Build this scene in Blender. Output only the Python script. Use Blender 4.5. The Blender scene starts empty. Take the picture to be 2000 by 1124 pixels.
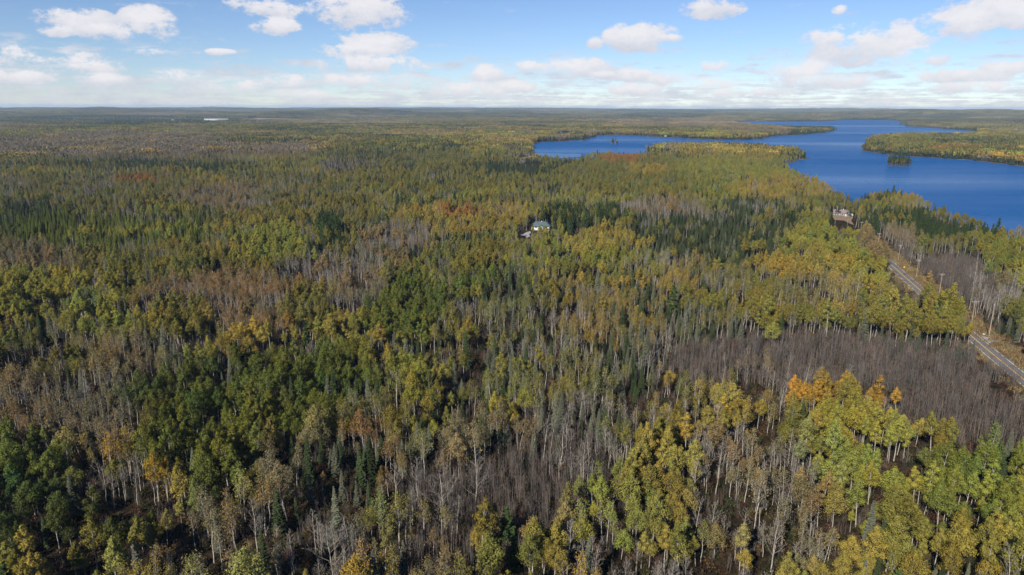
import bpy, math, random
import numpy as np
from mathutils import Matrix, Vector

R = math.radians
SC = bpy.context.scene
COL = SC.collection
rng = np.random.default_rng(20)
random.seed(4)

# ------------------------------------------------------------------ camera
FPX, HORIZ, EYE = 1351.0, 209.0, 110.0          # focal length and horizon row in photo pixels, eye height in m
PITCH, ROLL = math.atan((562 - HORIZ) / FPX), 0.0025
fw = np.array([0, math.cos(PITCH), -math.sin(PITCH)])
r0, u0 = np.array([1., 0, 0]), np.array([0, math.sin(PITCH), math.cos(PITCH)])
rt = r0 * math.cos(ROLL) + u0 * math.sin(ROLL)
up = u0 * math.cos(ROLL) - r0 * math.sin(ROLL)
cd = bpy.data.cameras.new('camera'); cam = bpy.data.objects.new('camera', cd); COL.objects.link(cam)
cd.sensor_width = 36; cd.lens = FPX / 2000 * 36; cd.clip_start = 1; cd.clip_end = 90000
M = Matrix.Identity(4)
for i in range(3):
    M[i][0], M[i][1], M[i][2] = rt[i], up[i], -fw[i]
M[2][3] = EYE
cam.matrix_world = M
SC.camera = cam

# ------------------------------------------------------------------ light, sky, exposure
SUN_EL, SHADOW_AZ = R(33), R(30)                 # shadows fall away from the camera and to the right
sun_dir = np.array([-math.sin(SHADOW_AZ) * math.cos(SUN_EL), -math.cos(SHADOW_AZ) * math.cos(SUN_EL), math.sin(SUN_EL)])
sd = bpy.data.lights.new('sun', 'SUN'); sd.energy = 5.0; sd.angle = R(0.53); sd.color = (1, 0.92, 0.79)
so = bpy.data.objects.new('sun', sd); COL.objects.link(so)
so.rotation_euler = Vector(tuple(sun_dir)).to_track_quat('Z', 'Y').to_euler()
SC.view_settings.view_transform = 'Standard'; SC.view_settings.look = 'None'
SC.view_settings.exposure = 0.60; SC.view_settings.gamma = 1.0; SC.view_settings.use_curve_mapping = False
SC.render.engine = 'CYCLES'
cy = SC.cycles
cy.max_bounces = 3; cy.diffuse_bounces = 0; cy.glossy_bounces = 2; cy.transmission_bounces = 3; cy.volume_bounces = 0
cy.transparent_max_bounces = 6; cy.caustics_reflective = False; cy.caustics_refractive = False
cy.use_denoising = True; cy.denoiser = 'OPENIMAGEDENOISE'; cy.denoising_prefilter = 'ACCURATE'; cy.denoising_input_passes = 'RGB_ALBEDO_NORMAL'
cy.sample_clamp_indirect = 4.0
SC.render.filter_size = 1.3 if hasattr(SC.render, 'filter_size') else 1.5

SKY_STRENGTH = 0.062
world = bpy.data.worlds.new('World'); SC.world = world; world.use_nodes = True
WT = world.node_tree; WT.nodes.clear()
def wn(t, **k):
    n = WT.nodes.new(t)
    for a, b in k.items(): setattr(n, a, b)
    return n
def wl(a, b): WT.links.new(a, b)
def wm(op, a, b=None, c=None, clamp=False):
    n = wn('ShaderNodeMath', operation=op, use_clamp=clamp)
    for i, x in enumerate((a, b, c)):
        if x is None: continue
        if isinstance(x, (int, float)): n.inputs[i].default_value = x
        else: wl(x, n.inputs[i])
    return n.outputs[0]
sky = wn('ShaderNodeTexSky', sky_type='NISHITA')
sky.sun_disc = False; sky.sun_elevation = SUN_EL; sky.sun_rotation = math.atan2(sun_dir[0], sun_dir[1])
sky.air_density = 1.0; sky.dust_density = 0.0; sky.ozone_density = 2.6; sky.altitude = 1500
tc = wn('ShaderNodeTexCoord')
DIR = tc.outputs['Generated']
sep = wn('ShaderNodeSeparateXYZ'); wl(DIR, sep.inputs[0])
X_, Y_, Z_ = sep.outputs
AZ = wm('ARCTAN2', X_, Y_)
EL = wm('ARCSINE', Z_)
def wnoise(vec, scale, detail=5, rough=0.55):
    n = wn('ShaderNodeTexNoise'); n.inputs['Scale'].default_value = scale
    n.inputs['Detail'].default_value = detail; n.inputs['Roughness'].default_value = rough
    wl(vec, n.inputs['Vector']); return n
# direction-space noise that breaks up the outlines of the cumulus (flattened vertically)
mp = wn('ShaderNodeMapping'); mp.inputs['Scale'].default_value = (1, 1, 1.7); wl(DIR, mp.inputs[0])
n1 = wnoise(mp.outputs[0], 11, 8, 0.62)
n2 = wnoise(mp.outputs[0], 30, 9, 0.68)
mp2 = wn('ShaderNodeMapping'); mp2.inputs['Scale'].default_value = (1, 1, 3.4); wl(DIR, mp2.inputs[0])
def pixdir(px, py):
    d = fw + rt * (px - 1000) / FPX + up * (562 - py) / FPX
    return d / np.linalg.norm(d)
CLOUDS = [(150, 42, 62, 17), (205, 62, 45, 12), (110, 60, 26, 8), (290, 48, 42, 24), (100, 118, 95, 15), (50, 106, 42, 14), (160, 133, 75, 13), (200, 156, 45, 9), (40, 150, 60, 9),
          (345, 152, 46, 13), (285, 102, 36, 7), (430, 102, 24, 5), (520, 14, 62, 17), (540, 52, 42, 12), (690, 16, 82, 30), (725, 88, 62, 19), (700, 100, 60, 12), (730, 128, 80, 15),
          (720, 160, 115, 13), (560, 162, 45, 12), (460, 170, 46, 13), (590, 186, 60, 9), (1245, 74, 56, 22), (1305, 75, 22, 7), (1162, 83, 13, 9), (1390, 18, 45, 15), (1385, 130, 33, 12),
          (1120, 134, 62, 16), (1036, 131, 25, 11), (1180, 147, 22, 7), (1245, 148, 36, 12), (1310, 155, 40, 13), (1235, 176, 45, 10), (955, 148, 42, 17), (920, 178, 60, 14), (1000, 172, 40, 12),
          (1645, 19, 15, 7), (1700, 92, 105, 32), (1620, 82, 45, 18), (1790, 118, 45, 20), (1560, 145, 55, 20), (1610, 160, 80, 11), (1885, 45, 75, 22), (1930, 22, 70, 26), (1990, 30, 50, 30),
          (1960, 137, 52, 13), (1870, 150, 80, 11), (1380, 168, 60, 12), (1900, 172, 70, 8), (1450, 182, 70, 8)]
field = None; shade = None
for (cx, cy_, rx, ry) in CLOUDS:
    d = pixdir(cx, cy_)
    az, el = math.atan2(d[0], d[1]), math.asin(d[2])
    ca = math.cos(math.atan((cx - 1000) / FPX)) ** 2
    ax = wm('MULTIPLY', wm('SUBTRACT', AZ, az), FPX / rx / max(ca, .3) * 0.86)
    ay = wm('MULTIPLY', wm('SUBTRACT', EL, el), FPX / ry * 0.93)
    q = wm('MULTIPLY_ADD', ax, ax, wm('MULTIPLY', ay, ay))
    g = wm('MAXIMUM', wm('SUBTRACT', 1.0, wm('MULTIPLY', q, 0.5)), 0.0)
    s = wm('MULTIPLY', g, wm('ADD', wm('MULTIPLY', ay, 0.5), 0.5))       # lit tops, greyer bases
    field = g if field is None else wm('MAXIMUM', field, g)
    shade = s if shade is None else wm('MAXIMUM', shade, s)
nz = wm('ADD', wm('MULTIPLY', wm('SUBTRACT', n1.outputs[0], 0.5), 3.0), wm('MULTIPLY', wm('SUBTRACT', n2.outputs[0], 0.5), 3.4))
dens = wm('ADD', field, wm('MULTIPLY', nz, wm('MINIMUM', wm('MULTIPLY', field, 3.0), 1.0)))
mr = wn('ShaderNodeMapRange', interpolation_type='SMOOTHSTEP'); wl(dens, mr.inputs[0])
mr.inputs[1].default_value = 0.24; mr.inputs[2].default_value = 0.92
cum = wm('MULTIPLY', mr.outputs[0], 0.93)
# the far cloud field, laid on a plane overhead so that it thins out towards the zenith and packs towards the horizon
zc = wm('ADD', wm('MAXIMUM', Z_, 0.0), 0.035)
cmb = wn('ShaderNodeCombineXYZ'); wl(wm('DIVIDE', X_, zc), cmb.inputs[0]); wl(wm('DIVIDE', Y_, zc), cmb.inputs[1])
n3 = wnoise(cmb.outputs[0], 0.62, 7, 0.62)
n4 = wnoise(mp2.outputs[0], 20, 8, 0.66)
pack = wn('ShaderNodeMapRange'); wl(Z_, pack.inputs[0]); pack.inputs[1].default_value = 0.0; pack.inputs[2].default_value = 0.11
pack.inputs[3].default_value = 0.25; pack.inputs[4].default_value = -0.14
fd = wm('ADD', wm('ADD', wm('MULTIPLY', wm('SUBTRACT', n3.outputs[0], 0.5), 0.9), wm('MULTIPLY', wm('SUBTRACT', n4.outputs[0], 0.5), 1.1)), pack.outputs[0])
mr2 = wn('ShaderNodeMapRange', interpolation_type='SMOOTHSTEP'); wl(fd, mr2.inputs[0]); mr2.inputs[1].default_value = 0.0; mr2.inputs[2].default_value = 0.30
far_c = wm('MULTIPLY', mr2.outputs[0], 0.78)
alpha = wm('MAXIMUM', cum, far_c)
lit = wm('ADD', wm('MULTIPLY', shade, 0.95), wm('MULTIPLY_ADD', n2.outputs[0], 1.5, -0.42), clamp=True)
ccol = wn('ShaderNodeMix', data_type='RGBA'); wl(lit, ccol.inputs[0])
ccol.inputs[6].default_value = (5.6, 6.05, 7.2, 1); ccol.inputs[7].default_value = (9.4, 9.2, 9.5, 1)
smul = wn('ShaderNodeMix', data_type='RGBA', blend_type='MULTIPLY'); smul.inputs[0].default_value = 1
wl(sky.outputs[0], smul.inputs[6]); smul.inputs[7].default_value = (.91, .98, 1.17, 1)
mixc = wn('ShaderNodeMix', data_type='RGBA'); wl(alpha, mixc.inputs[0]); wl(smul.outputs[2], mixc.inputs[6]); wl(ccol.outputs[2], mixc.inputs[7])
bg = wn('ShaderNodeBackground'); bg.inputs[1].default_value = SKY_STRENGTH; wl(mixc.outputs[2], bg.inputs[0])
wo = wn('ShaderNodeOutputWorld'); wl(bg.outputs[0], wo.inputs[0])

# ------------------------------------------------------------------ numeric helpers
def hash2(ix, iy, s):
    n = (ix.astype(np.int64) * 374761393 + iy.astype(np.int64) * 668265263 + s * 974634777) & 0xFFFFFFFF
    n = ((n ^ (n >> 13)) * 1274126177) & 0xFFFFFFFF
    return ((n ^ (n >> 16)) & 0xFFFFFF) / float(0xFFFFFF)
def vnoise(x, y, s=0):
    x = np.asarray(x, float); y = np.asarray(y, float)
    ix, iy = np.floor(x), np.floor(y); fx, fy = x - ix, y - iy
    fx = fx * fx * (3 - 2 * fx); fy = fy * fy * (3 - 2 * fy)
    a, b = hash2(ix, iy, s), hash2(ix + 1, iy, s); c, d = hash2(ix, iy + 1, s), hash2(ix + 1, iy + 1, s)
    return (a * (1 - fx) + b * fx) * (1 - fy) + (c * (1 - fx) + d * fx) * fy
def fbm(x, y, s=0, o=3):
    t, a, n = 0, 1, 0
    for k in range(o):
        t = t + a * vnoise(np.asarray(x) * 2 ** k, np.asarray(y) * 2 ** k, s + k * 17); n += a; a *= .5
    return t / n
def sstep(a, b, x):
    t = np.clip((np.asarray(x, float) - a) / (b - a), 0, 1); return t * t * (3 - 2 * t)
def project(x, y, z):
    x, y, z = np.asarray(x, float), np.asarray(y, float), np.asarray(z, float) - EYE
    d = x * fw[0] + y * fw[1] + z * fw[2]
    return 1000 + FPX * (x * rt[0] + y * rt[1] + z * rt[2]) / d, 562 - FPX * (x * up[0] + y * up[1] + z * up[2]) / d, d
def at(px, py, z=0.0):
    d = pixdir(px, py); t = (z - EYE) / d[2]
    return np.array([d[0] * t, d[1] * t])

# ------------------------------------------------------------------ lake outlines, traced where the water meets the land
LAKE_Z = -2.0
W, C = LAKE_Z, 11.5           # W: the waterline itself is seen; C: the shore is hidden behind the tops of the trees on it
MAIN = [(1041, 279, W), (1100, 277, W), (1129, 274, W), (1160, 269.5, W), (1163, 265.5, W), (1183, 264.5, W), (1241, 265.5, W), (1300, 269, W), (1340, 271, W), (1400, 273.5, W), (1484, 273.5, W),
        (1511, 266.5, W), (1560, 264, W), (1595, 261.5, W), (1626, 257.5, W), (1630, 253, W), (1612, 247.5, 12), (1526, 246, 12), (1470, 243, 12), (1436, 240.5, 12), (1440, 237.2, W),
        (1550, 238, W), (1625, 237.5, W), (1640, 234.6, W), (1700, 234.6, W), (1765, 236.5, W), (1758, 246.5, W), (1820, 250.5, W), (1886, 255, W), (1918, 258.5, W), (1900, 263, C), (1820, 262, C),
        (1760, 261, C), (1703, 264, C), (1688, 282, 8), (1676, 294, W), (1739, 303.5, W), (1820, 309, W), (1886, 312, W), (1964, 321.5, W), (2000, 326, W), (2140, 345, W), (2330, 380, W),
        (2300, 520, C), (2100, 452, C), (2000, 437, C), (1970, 438, C), (1922, 424, C), (1844, 399, C), (1790, 378, C), (1745, 366, C), (1691, 374, C), (1676, 385, C), (1658, 378, C), (1637, 357, C),
        (1586, 339, C), (1550, 325, C), (1526, 320, W), (1556, 318, W), (1559, 312.5, W), (1589, 309.5, W), (1590, 304, 6), (1580, 297, C), (1544, 289, C), (1490, 282, C), (1445, 280, C), (1380, 280, C), (1295, 280.5, C),
        (1267, 285, C), (1262, 297, W), (1255, 300, C), (1180, 293.5, C), (1134, 299, C), (1127, 306, C), (1085, 306, 12), (1050, 305, W), (1036, 300, W)]
POND = [(1087, 264.5, W), (1095, 261, W), (1113, 260, W), (1118, 262, W), (1108, 266, 5), (1092, 266.5, 5)]
CREEK = [(1017, 319, W), (1023, 314.5, W), (1030, 312, W), (1036, 308.5, W), (1041, 309, W), (1034, 314, W), (1026, 318, W)]
def outline(pp):
    p = np.array([at(*q) for q in pp])
    out = []
    for i in range(len(p)):                       # corner rounding
        a, b = p[i], p[(i + 1) % len(p)]
        out += [a * .75 + b * .25, a * .25 + b * .75]
    return np.array(out)
LAKES = [outline(MAIN), outline(POND), outline(CREEK)]
def sdist(P, x, y):
    """distance to the outline, negative inside"""
    out = np.empty(len(x))
    A, B = P, np.roll(P, -1, 0)
    for s in range(0, len(x), 20000):
        px, py = x[s:s + 20000, None], y[s:s + 20000, None]
        e = B - A
        t = np.clip(((px - A[:, 0]) * e[:, 0] + (py - A[:, 1]) * e[:, 1]) / (e ** 2).sum(1), 0, 1)
        dd = np.hypot(px - A[:, 0] - t * e[:, 0], py - A[:, 1] - t * e[:, 1]).min(1)
        cr = ((A[:, 1] > py) != (B[:, 1] > py)) & (px < (e[:, 0]) * (py - A[:, 1]) / np.where(e[:, 1] == 0, 1e-9, e[:, 1]) + A[:, 0])
        out[s:s + 20000] = np.where(cr.sum(1) % 2 == 1, -dd, dd)
    return out
HILLS = []
for (px, py, hh, ra, rb) in ((430, 234.5, 14, 500, 420), (548, 231, 42, 420, 330), (705, 228.5, 46, 560, 360)):
    c = at(px, py); HILLS.append((c[0], c[1] + 260, hh, ra, rb))
ISLES = []
for (px, py, rx, ry, h) in ((1755, 324, 21, 5, 2.0), (1200, 282.5, 7, 1.5, 1.5), (1137, 276.5, 5, 1.2, 1.2)):
    c = at(px, py, LAKE_Z); e = at(px + rx, py, LAKE_Z) - c; k = at(px, py - ry, LAKE_Z) - c
    ISLES.append((c, np.hypot(*e), max(np.hypot(*e) * .8, 10), h))
def lake_d(x, y):
    x = np.asarray(x, float); y = np.asarray(y, float)
    r = np.hypot(x, y)
    d = np.full(len(x), 900.0)
    m = (y > 250) & (x > -400) & (r < 9000)
    if m.any():
        xx, yy = x[m], y[m]
        v = sdist(LAKES[0], xx, yy)
        for Q in LAKES[1:]:
            v = np.minimum(v, sdist(Q, xx, yy))
        v = v + (fbm(xx / 60, yy / 60, 5) - .5) * 18
        for (c, ea, eb, h) in ISLES:
            q = np.hypot((xx - c[0]) / ea, (yy - c[1]) / eb)
            v = np.maximum(v, (1 - q) * ea + 3)
        d[m] = np.minimum(v, 900)
    return d
def height(x, y, d=None):
    x = np.asarray(x, float); y = np.asarray(y, float)
    r = np.hypot(x, y)
    if d is None: d = lake_d(x, y)
    h = (fbm(x / 160, y / 160, 1) - .5) * 5 * sstep(150, 500, r)
    h = h + (fbm(x / 700, y / 700, 2) - .5) * 14 * sstep(900, 2500, r)
    h = h + (fbm(x / 2600, y / 1300, 3) ** 1.6) * 90 * sstep(6000, 9500, r)
    h = h + sstep(13000, 19000, r) * 22
    for (hx, hy, hh, ra, rb) in HILLS: h = h + hh * np.exp(-((x - hx) / ra) ** 2 - ((y - hy) / rb) ** 2)
    land = h
    t = sstep(0, 90, d)
    out = (LAKE_Z + 0.6) * (1 - t) + np.maximum(land, LAKE_Z + 1.0) * t
    return np.where(d < 0, np.maximum(LAKE_Z + 0.6 + d * 0.35, LAKE_Z - 6), out)
def ground(x, y): return float(height(np.array([x]), np.array([y]))[0])
def at_ground(px, py, dz=0.0):
    z = 0.0
    for _ in range(6):
        p = at(px, py, z + dz); z = ground(p[0], p[1])
    return np.array([p[0], p[1], z])

# ------------------------------------------------------------------ materials
MATS = {}
def mat(name):
    m = bpy.data.materials.new(name); m.use_nodes = True; m.node_tree.nodes.clear(); MATS[name] = m
    return m, m.node_tree
def N(t, typ, **k):
    n = t.nodes.new(typ)
    for a, b in k.items(): setattr(n, a, b)
    return n
def noise_ramp(t, scale, stops, detail=5, coord='Object', rough=.6):
    tcn = N(t, 'ShaderNodeTexCoord'); n = N(t, 'ShaderNodeTexNoise')
    n.inputs['Scale'].default_value = scale; n.inputs['Detail'].default_value = detail; n.inputs['Roughness'].default_value = rough
    t.links.new(tcn.outputs[coord], n.inputs['Vector'])
    r = N(t, 'ShaderNodeValToRGB'); t.links.new(n.outputs[0], r.inputs[0])
    e = r.color_ramp.elements
    while len(e) < len(stops): e.new(.5)
    for q, (p, c) in zip(e, stops): q.position = p; q.color = (*c, 1)
    return r.outputs[0], n.outputs[0]
def simple(name, c1, c2, scale=2.0, rough=.8, bump=0.0, spec=.3, metal=0):
    m, t = mat(name)
    c, nz = noise_ramp(t, scale, [(.3, c1), (.7, c2)])
    b = N(t, 'ShaderNodeBsdfPrincipled'); t.links.new(c, b.inputs['Base Color'])
    b.inputs['Roughness'].default_value = rough; b.inputs['Specular IOR Level'].default_value = spec; b.inputs['Metallic'].default_value = metal
    if bump:
        bm = N(t, 'ShaderNodeBump'); bm.inputs['Strength'].default_value = bump; t.links.new(nz, bm.inputs['Height']); t.links.new(bm.outputs[0], b.inputs['Normal'])
    o = N(t, 'ShaderNodeOutputMaterial'); t.links.new(b.outputs[0], o.inputs[0]); return m
def leafmat(name, trans=.3, conifer=None):
    """foliage: the tree's own colour (attribute tint, one per tree) with leaf to leaf variation (attribute v)"""
    m, t = mat(name)
    a = N(t, 'ShaderNodeAttribute', attribute_type='INSTANCER', attribute_name='tint')
    v = N(t, 'ShaderNodeAttribute', attribute_type='GEOMETRY', attribute_name='v')
    mr_ = N(t, 'ShaderNodeMapRange'); t.links.new(v.outputs['Fac'], mr_.inputs[0]); mr_.inputs[3].default_value = .62; mr_.inputs[4].default_value = 1.42
    mu = N(t, 'ShaderNodeVectorMath', operation='SCALE'); t.links.new(a.outputs['Vector'], mu.inputs[0]); t.links.new(mr_.outputs[0], mu.inputs[3])
    col = mu.outputs[0]
    if conifer:
        w = N(t, 'ShaderNodeAttribute', attribute_type='GEOMETRY', attribute_name='kind')
        mx = N(t, 'ShaderNodeMix', data_type='RGBA'); t.links.new(w.outputs['Fac'], mx.inputs[0]); t.links.new(col, mx.inputs[6]); mx.inputs[7].default_value = (*conifer, 1)
        col = mx.outputs[2]
    d = N(t, 'ShaderNodeBsdfDiffuse'); t.links.new(col, d.inputs[0]); s = d.outputs[0]
    if trans:
        tr = N(t, 'ShaderNodeBsdfTranslucent'); t.links.new(col, tr.inputs[0])
        ms = N(t, 'ShaderNodeMixShader'); ms.inputs[0].default_value = trans; t.links.new(d.outputs[0], ms.inputs[1]); t.links.new(tr.outputs[0], ms.inputs[2]); s = ms.outputs[0]
    o = N(t, 'ShaderNodeOutputMaterial'); t.links.new(s, o.inputs[0]); return m
def barkmat(name, c1, c2, scale=1.2):
    m, t = mat(name)
    c, _ = noise_ramp(t, scale, [(.35, c1), (.6, c2)])
    d = N(t, 'ShaderNodeBsdfDiffuse'); t.links.new(c, d.inputs[0])
    o = N(t, 'ShaderNodeOutputMaterial'); t.links.new(d.outputs[0], o.inputs[0]); return m
LEAF = leafmat('broad_leaves', .14)
NEEDLE = leafmat('needles', .06)
FARM = leafmat('far_foliage', .12, conifer=(.026, .037, .019))
BRUSH = leafmat('brush', .12)
BIRCH = barkmat('pale_bark', (.20, .185, .155), (.40, .375, .335))
GREYB = barkmat('grey_bark', (.125, .110, .098), (.225, .205, .185))
TWIG = barkmat('twigs', (.13, .105, .09), (.21, .175, .155))
STEM = leafmat('thicket_stems', 0)
CONB = barkmat('conifer_bark', (.07, .055, .045), (.13, .105, .09))

# ------------------------------------------------------------------ mesh building
class MB:
    def __init__(s): s.v, s.f, s.m, s.val, s.kd, s.n = [], [], [], [], [], 0
    def add(s, verts, faces, mi=0, val=.5, kind=0.):
        verts = np.asarray(verts, float).reshape(-1, 3); k = len(verts)
        s.v.append(verts); s.val.append(np.broadcast_to(np.asarray(val, float), (k,)).copy()); s.kd.append(np.full(k, float(kind)))
        for f in faces: s.f.append(np.asarray(f, int) + s.n); s.m.append(np.full(len(f), mi))
        s.n += k; return s
    def quads(s, Q, mi=0, val=.5, kind=0.):
        Q = np.asarray(Q, float); n = len(Q)
        vv = np.repeat(np.broadcast_to(np.asarray(val, float), (n,)), Q.shape[1])
        return s.add(Q.reshape(-1, 3), [np.arange(n * Q.shape[1]).reshape(n, Q.shape[1])], mi, vv, kind)
    def tube(s, pts, rad, k=4, mi=0, val=.5, cap=True):
        pts = np.asarray(pts, float); rad = np.broadcast_to(np.asarray(rad, float), (len(pts),))
        d = np.gradient(pts, axis=0); d /= np.linalg.norm(d, axis=1)[:, None] + 1e-9
        ref = np.where(np.abs(d[:, 2:3]) > .9, [[1., 0, 0]], [[0, 0, 1.]])
        a = np.cross(d, ref); a /= np.linalg.norm(a, axis=1)[:, None] + 1e-9; b = np.cross(d, a)
        th = np.arange(k) / k * 2 * np.pi
        ring = pts[:, None] + rad[:, None, None] * (a[:, None] * np.cos(th)[None, :, None] + b[:, None] * np.sin(th)[None, :, None])
        n = len(pts); i = np.arange(n - 1)[:, None] * k; j = np.arange(k)[None]
        F = np.stack([i + j, i + (j + 1) % k, i + k + (j + 1) % k, i + k + j], -1).reshape(-1, 4)
        fs = [F]
        if cap and k > 2: fs += [np.array([list(range(k))]), np.array([[(n - 1) * k + q for q in range(k)][::-1]])]
        return s.add(ring.reshape(-1, 3), fs, mi, val)
    def box(s, x0, x1, y0, y1, z0, z1, mi=0):
        v = [(x, y, z) for z in (z0, z1) for y in (y0, y1) for x in (x0, x1)]
        return s.add(v, [np.array([[0, 2, 3, 1], [4, 5, 7, 6], [0, 1, 5, 4], [2, 6, 7, 3], [0, 4, 6, 2], [1, 3, 7, 5]])], mi)
    def merge(s, o, mo=0):
        for a in o.v: s.v.append(a)
        for a in o.f: s.f.append(a + s.n)
        for a in o.m: s.m.append(a + mo)
        s.val += o.val; s.kd += o.kd; s.n += o.n; return s
    def mesh(s, name, mats, smooth=False):
        me = bpy.data.meshes.new(name)
        V = np.concatenate(s.v); me.vertices.add(len(V)); me.vertices.foreach_set('co', V.ravel())
        ln = np.concatenate([np.full(len(f), f.shape[1]) for f in s.f]); li = np.concatenate([f.ravel() for f in s.f])
        me.loops.add(len(li)); me.loops.foreach_set('vertex_index', li.astype(np.int32))
        me.polygons.add(len(ln)); st = np.concatenate([[0], np.cumsum(ln)[:-1]])
        me.polygons.foreach_set('loop_start', st.astype(np.int32)); me.polygons.foreach_set('loop_total', ln.astype(np.int32))
        me.polygons.foreach_set('material_index', np.concatenate(s.m).astype(np.int32))
        me.polygons.foreach_set('use_smooth', np.full(len(ln), smooth))
        for nm, src in (('v', s.val), ('kind', s.kd)):
            at_ = me.attributes.new(nm, 'FLOAT', 'POINT'); at_.data.foreach_set('value', np.concatenate(src).astype(np.float32))
        for q in mats: me.materials.append(q)
        me.update(calc_edges=True); return me
    def build(s, name, mats, parent=None, smooth=False):
        if not isinstance(mats, (list, tuple)): mats = [mats]
        o = bpy.data.objects.new(name, s.mesh(name, mats, smooth)); COL.objects.link(o)
        if parent: o.parent = parent
        return o
def empty(name, loc=(0, 0, 0), rz=0):
    o = bpy.data.objects.new(name, None); o.empty_display_size = .5; COL.objects.link(o); o.location = loc; o.rotation_euler = (0, 0, rz); return o
def tag(o, label=None, cat=None, group=None, kind=None):
    if label: o['label'] = label
    if cat: o['category'] = cat
    if group: o['group'] = group
    if kind: o['kind'] = kind
    return o
def unit(a): return a / (np.linalg.norm(a, axis=-1, keepdims=True) + 1e-9)
def cards(c, n, size, g, aspect=1.0):
    """small rhombic leaf sprays at c facing n"""
    k = len(c); n = unit(n)
    t = unit(np.cross(n, unit(g.normal(size=(k, 3))))); b = np.cross(n, t); size = np.broadcast_to(size, (k,))[:, None]
    t = t * size * aspect; b = b * size
    return np.stack([c - t, c - b * .62 + n * size * .12, c + t, c + b * .62 - n * size * .12], 1)

# ------------------------------------------------------------------ tree prototypes (trunk, crown)
def leafy(g, H, cw, base, lobes, nleaf, lsize, barkk=0, droop=0.0):
    """aspen: straight pale trunk, a crown of rounded clumps carried on short limbs"""
    tr, cr = MB(), MB()
    lean = g.normal(size=2) * .02 * H
    zz = np.linspace(0, 1, 6)
    path = np.stack([lean[0] * zz ** 2 + g.normal(size=6) * .06, lean[1] * zz ** 2 + g.normal(size=6) * .06, zz * H * .93], 1)
    tr.tube(path, np.interp(zz, [0, 1], [.0115 * H, .02]), 5)
    def axis(z): return np.array([np.interp(z, path[:, 2], path[:, 0]), np.interp(z, path[:, 2], path[:, 1]), z])
    th = g.uniform(0, 6.28)
    share = []
    L = []
    for i in range(lobes):
        q = (i + .5) / lobes
        z = H * (base + (1 - base) * (q ** .9) * .93)
        prof = math.sin(min(1, .22 + q * .95) * math.pi) ** .75       # widest below the middle
        th += 2.4 + g.normal() * .3
        rad = cw * .5 * prof * g.uniform(.45, .75)
        c = axis(z) + np.array([math.cos(th) * rad, math.sin(th) * rad, g.normal() * .2])
        rr = cw * g.uniform(.15, .235) * (.7 + .5 * prof)
        L.append((c, np.array([rr, rr, rr * g.uniform(.8, 1.25)])))
        p0 = axis(max(z - rad * .9 - .8, H * .15)); pm = (p0 + c) / 2 + np.array([0, 0, -.12 * rad])
        tr.tube([p0, pm, c], [.045 * H / 18, .03, .015], 3)
    vol = np.array([l[1].prod() ** .67 for l in L]); cnt = (vol / vol.sum() * nleaf).astype(int)
    for (c, rr), k in zip(L, cnt):
        d = unit(g.normal(size=(k, 3))); d[:, 2] += .15; d = unit(d)
        rad = g.uniform(.45, 1.0, k) ** .6
        bump = 1 + .28 * np.sin(d[:, 0] * 5 + c[0] * 3) * np.sin(d[:, 1] * 5 + c[1]) + .18 * np.sin(d[:, 2] * 7)
        p = c + d * rr * (rad * bump)[:, None]
        nn = d * 1.2 + g.normal(size=(k, 3)) * .38 + np.array([0, 0, .1])
        cr.quads(cards(p, nn, g.uniform(.65, 1.25, k) * lsize, g), 0, np.clip(g.normal(.5, .2, k) + .12 * (rad - .7), 0, 1))
    return tr, cr
def skeleton(g, H, spread, nl, bare_to, up_ang, twig=.028, order=2, wob=.03):
    """leafless tree: trunk, limbs, twigs; returns also the twig ends"""
    tr, br = MB(), MB()
    lean = g.normal(size=2) * wob * H
    zz = np.linspace(0, 1, 7)
    path = np.stack([lean[0] * zz ** 1.5 + g.normal(size=7) * .1, lean[1] * zz ** 1.5 + g.normal(size=7) * .1, zz * H], 1)
    tr.tube(path, np.interp(zz, [0, .7, 1], [.0105 * H, .005 * H, .018]), 5)
    ends = []
    th = g.uniform(0, 6.28)
    for i in range(nl):
        q = (i + g.uniform(0, 1)) / nl
        z = H * (bare_to + (1 - bare_to) * q * .95); th += 2.4 + g.normal() * .5
        p0 = np.array([np.interp(z, path[:, 2], path[:, a]) for a in (0, 1, 2)])
        ln = spread * (1 - q * .72) * g.uniform(.7, 1.25)
        ang = up_ang + g.normal() * .12
        hd = np.array([math.cos(th), math.sin(th), 0])
        p1 = p0 + hd * ln * .5 * math.cos(ang) + np.array([0, 0, ln * .5 * math.sin(ang)])
        p2 = p0 + hd * ln * .9 * math.cos(ang) + np.array([0, 0, ln * 1.0 * math.sin(ang + .15)])
        rr = .0045 * H * (1 - q * .6)
        br.tube([p0, p1, p2], [rr, rr * .6, .014], 3, cap=False)
        for j in range(7):
            s = g.uniform(.3, 1); b0 = p0 + (p1 - p0) * s * 2 if s < .5 else p1 + (p2 - p1) * (s - .5) * 2
            t2 = th + g.normal() * .8; a2 = ang + g.normal() * .35 + .15
            l2 = ln * g.uniform(.25, .5)
            d2 = np.array([math.cos(t2) * math.cos(a2), math.sin(t2) * math.cos(a2), math.sin(a2)])
            b1 = b0 + d2 * l2
            br.tube([b0, b1], [.022, .012], 3, cap=False)
            ends.append(b1)
            for w in range(order):
                s3 = g.uniform(.35, 1); c0 = b0 + d2 * l2 * s3
                d3 = unit(d2 + g.normal(size=3) * .5 + np.array([0, 0, .25])); l3 = l2 * g.uniform(.35, .7)
                sd_ = unit(np.cross(d3, g.normal(size=3))) * twig
                br.quads([[c0 - sd_, c0 + sd_, c0 + d3 * l3 + sd_ * .3, c0 + d3 * l3 - sd_ * .3]], 0)
                ends.append(c0 + d3 * l3 * .8)
    return tr, br, np.array(ends)
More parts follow.
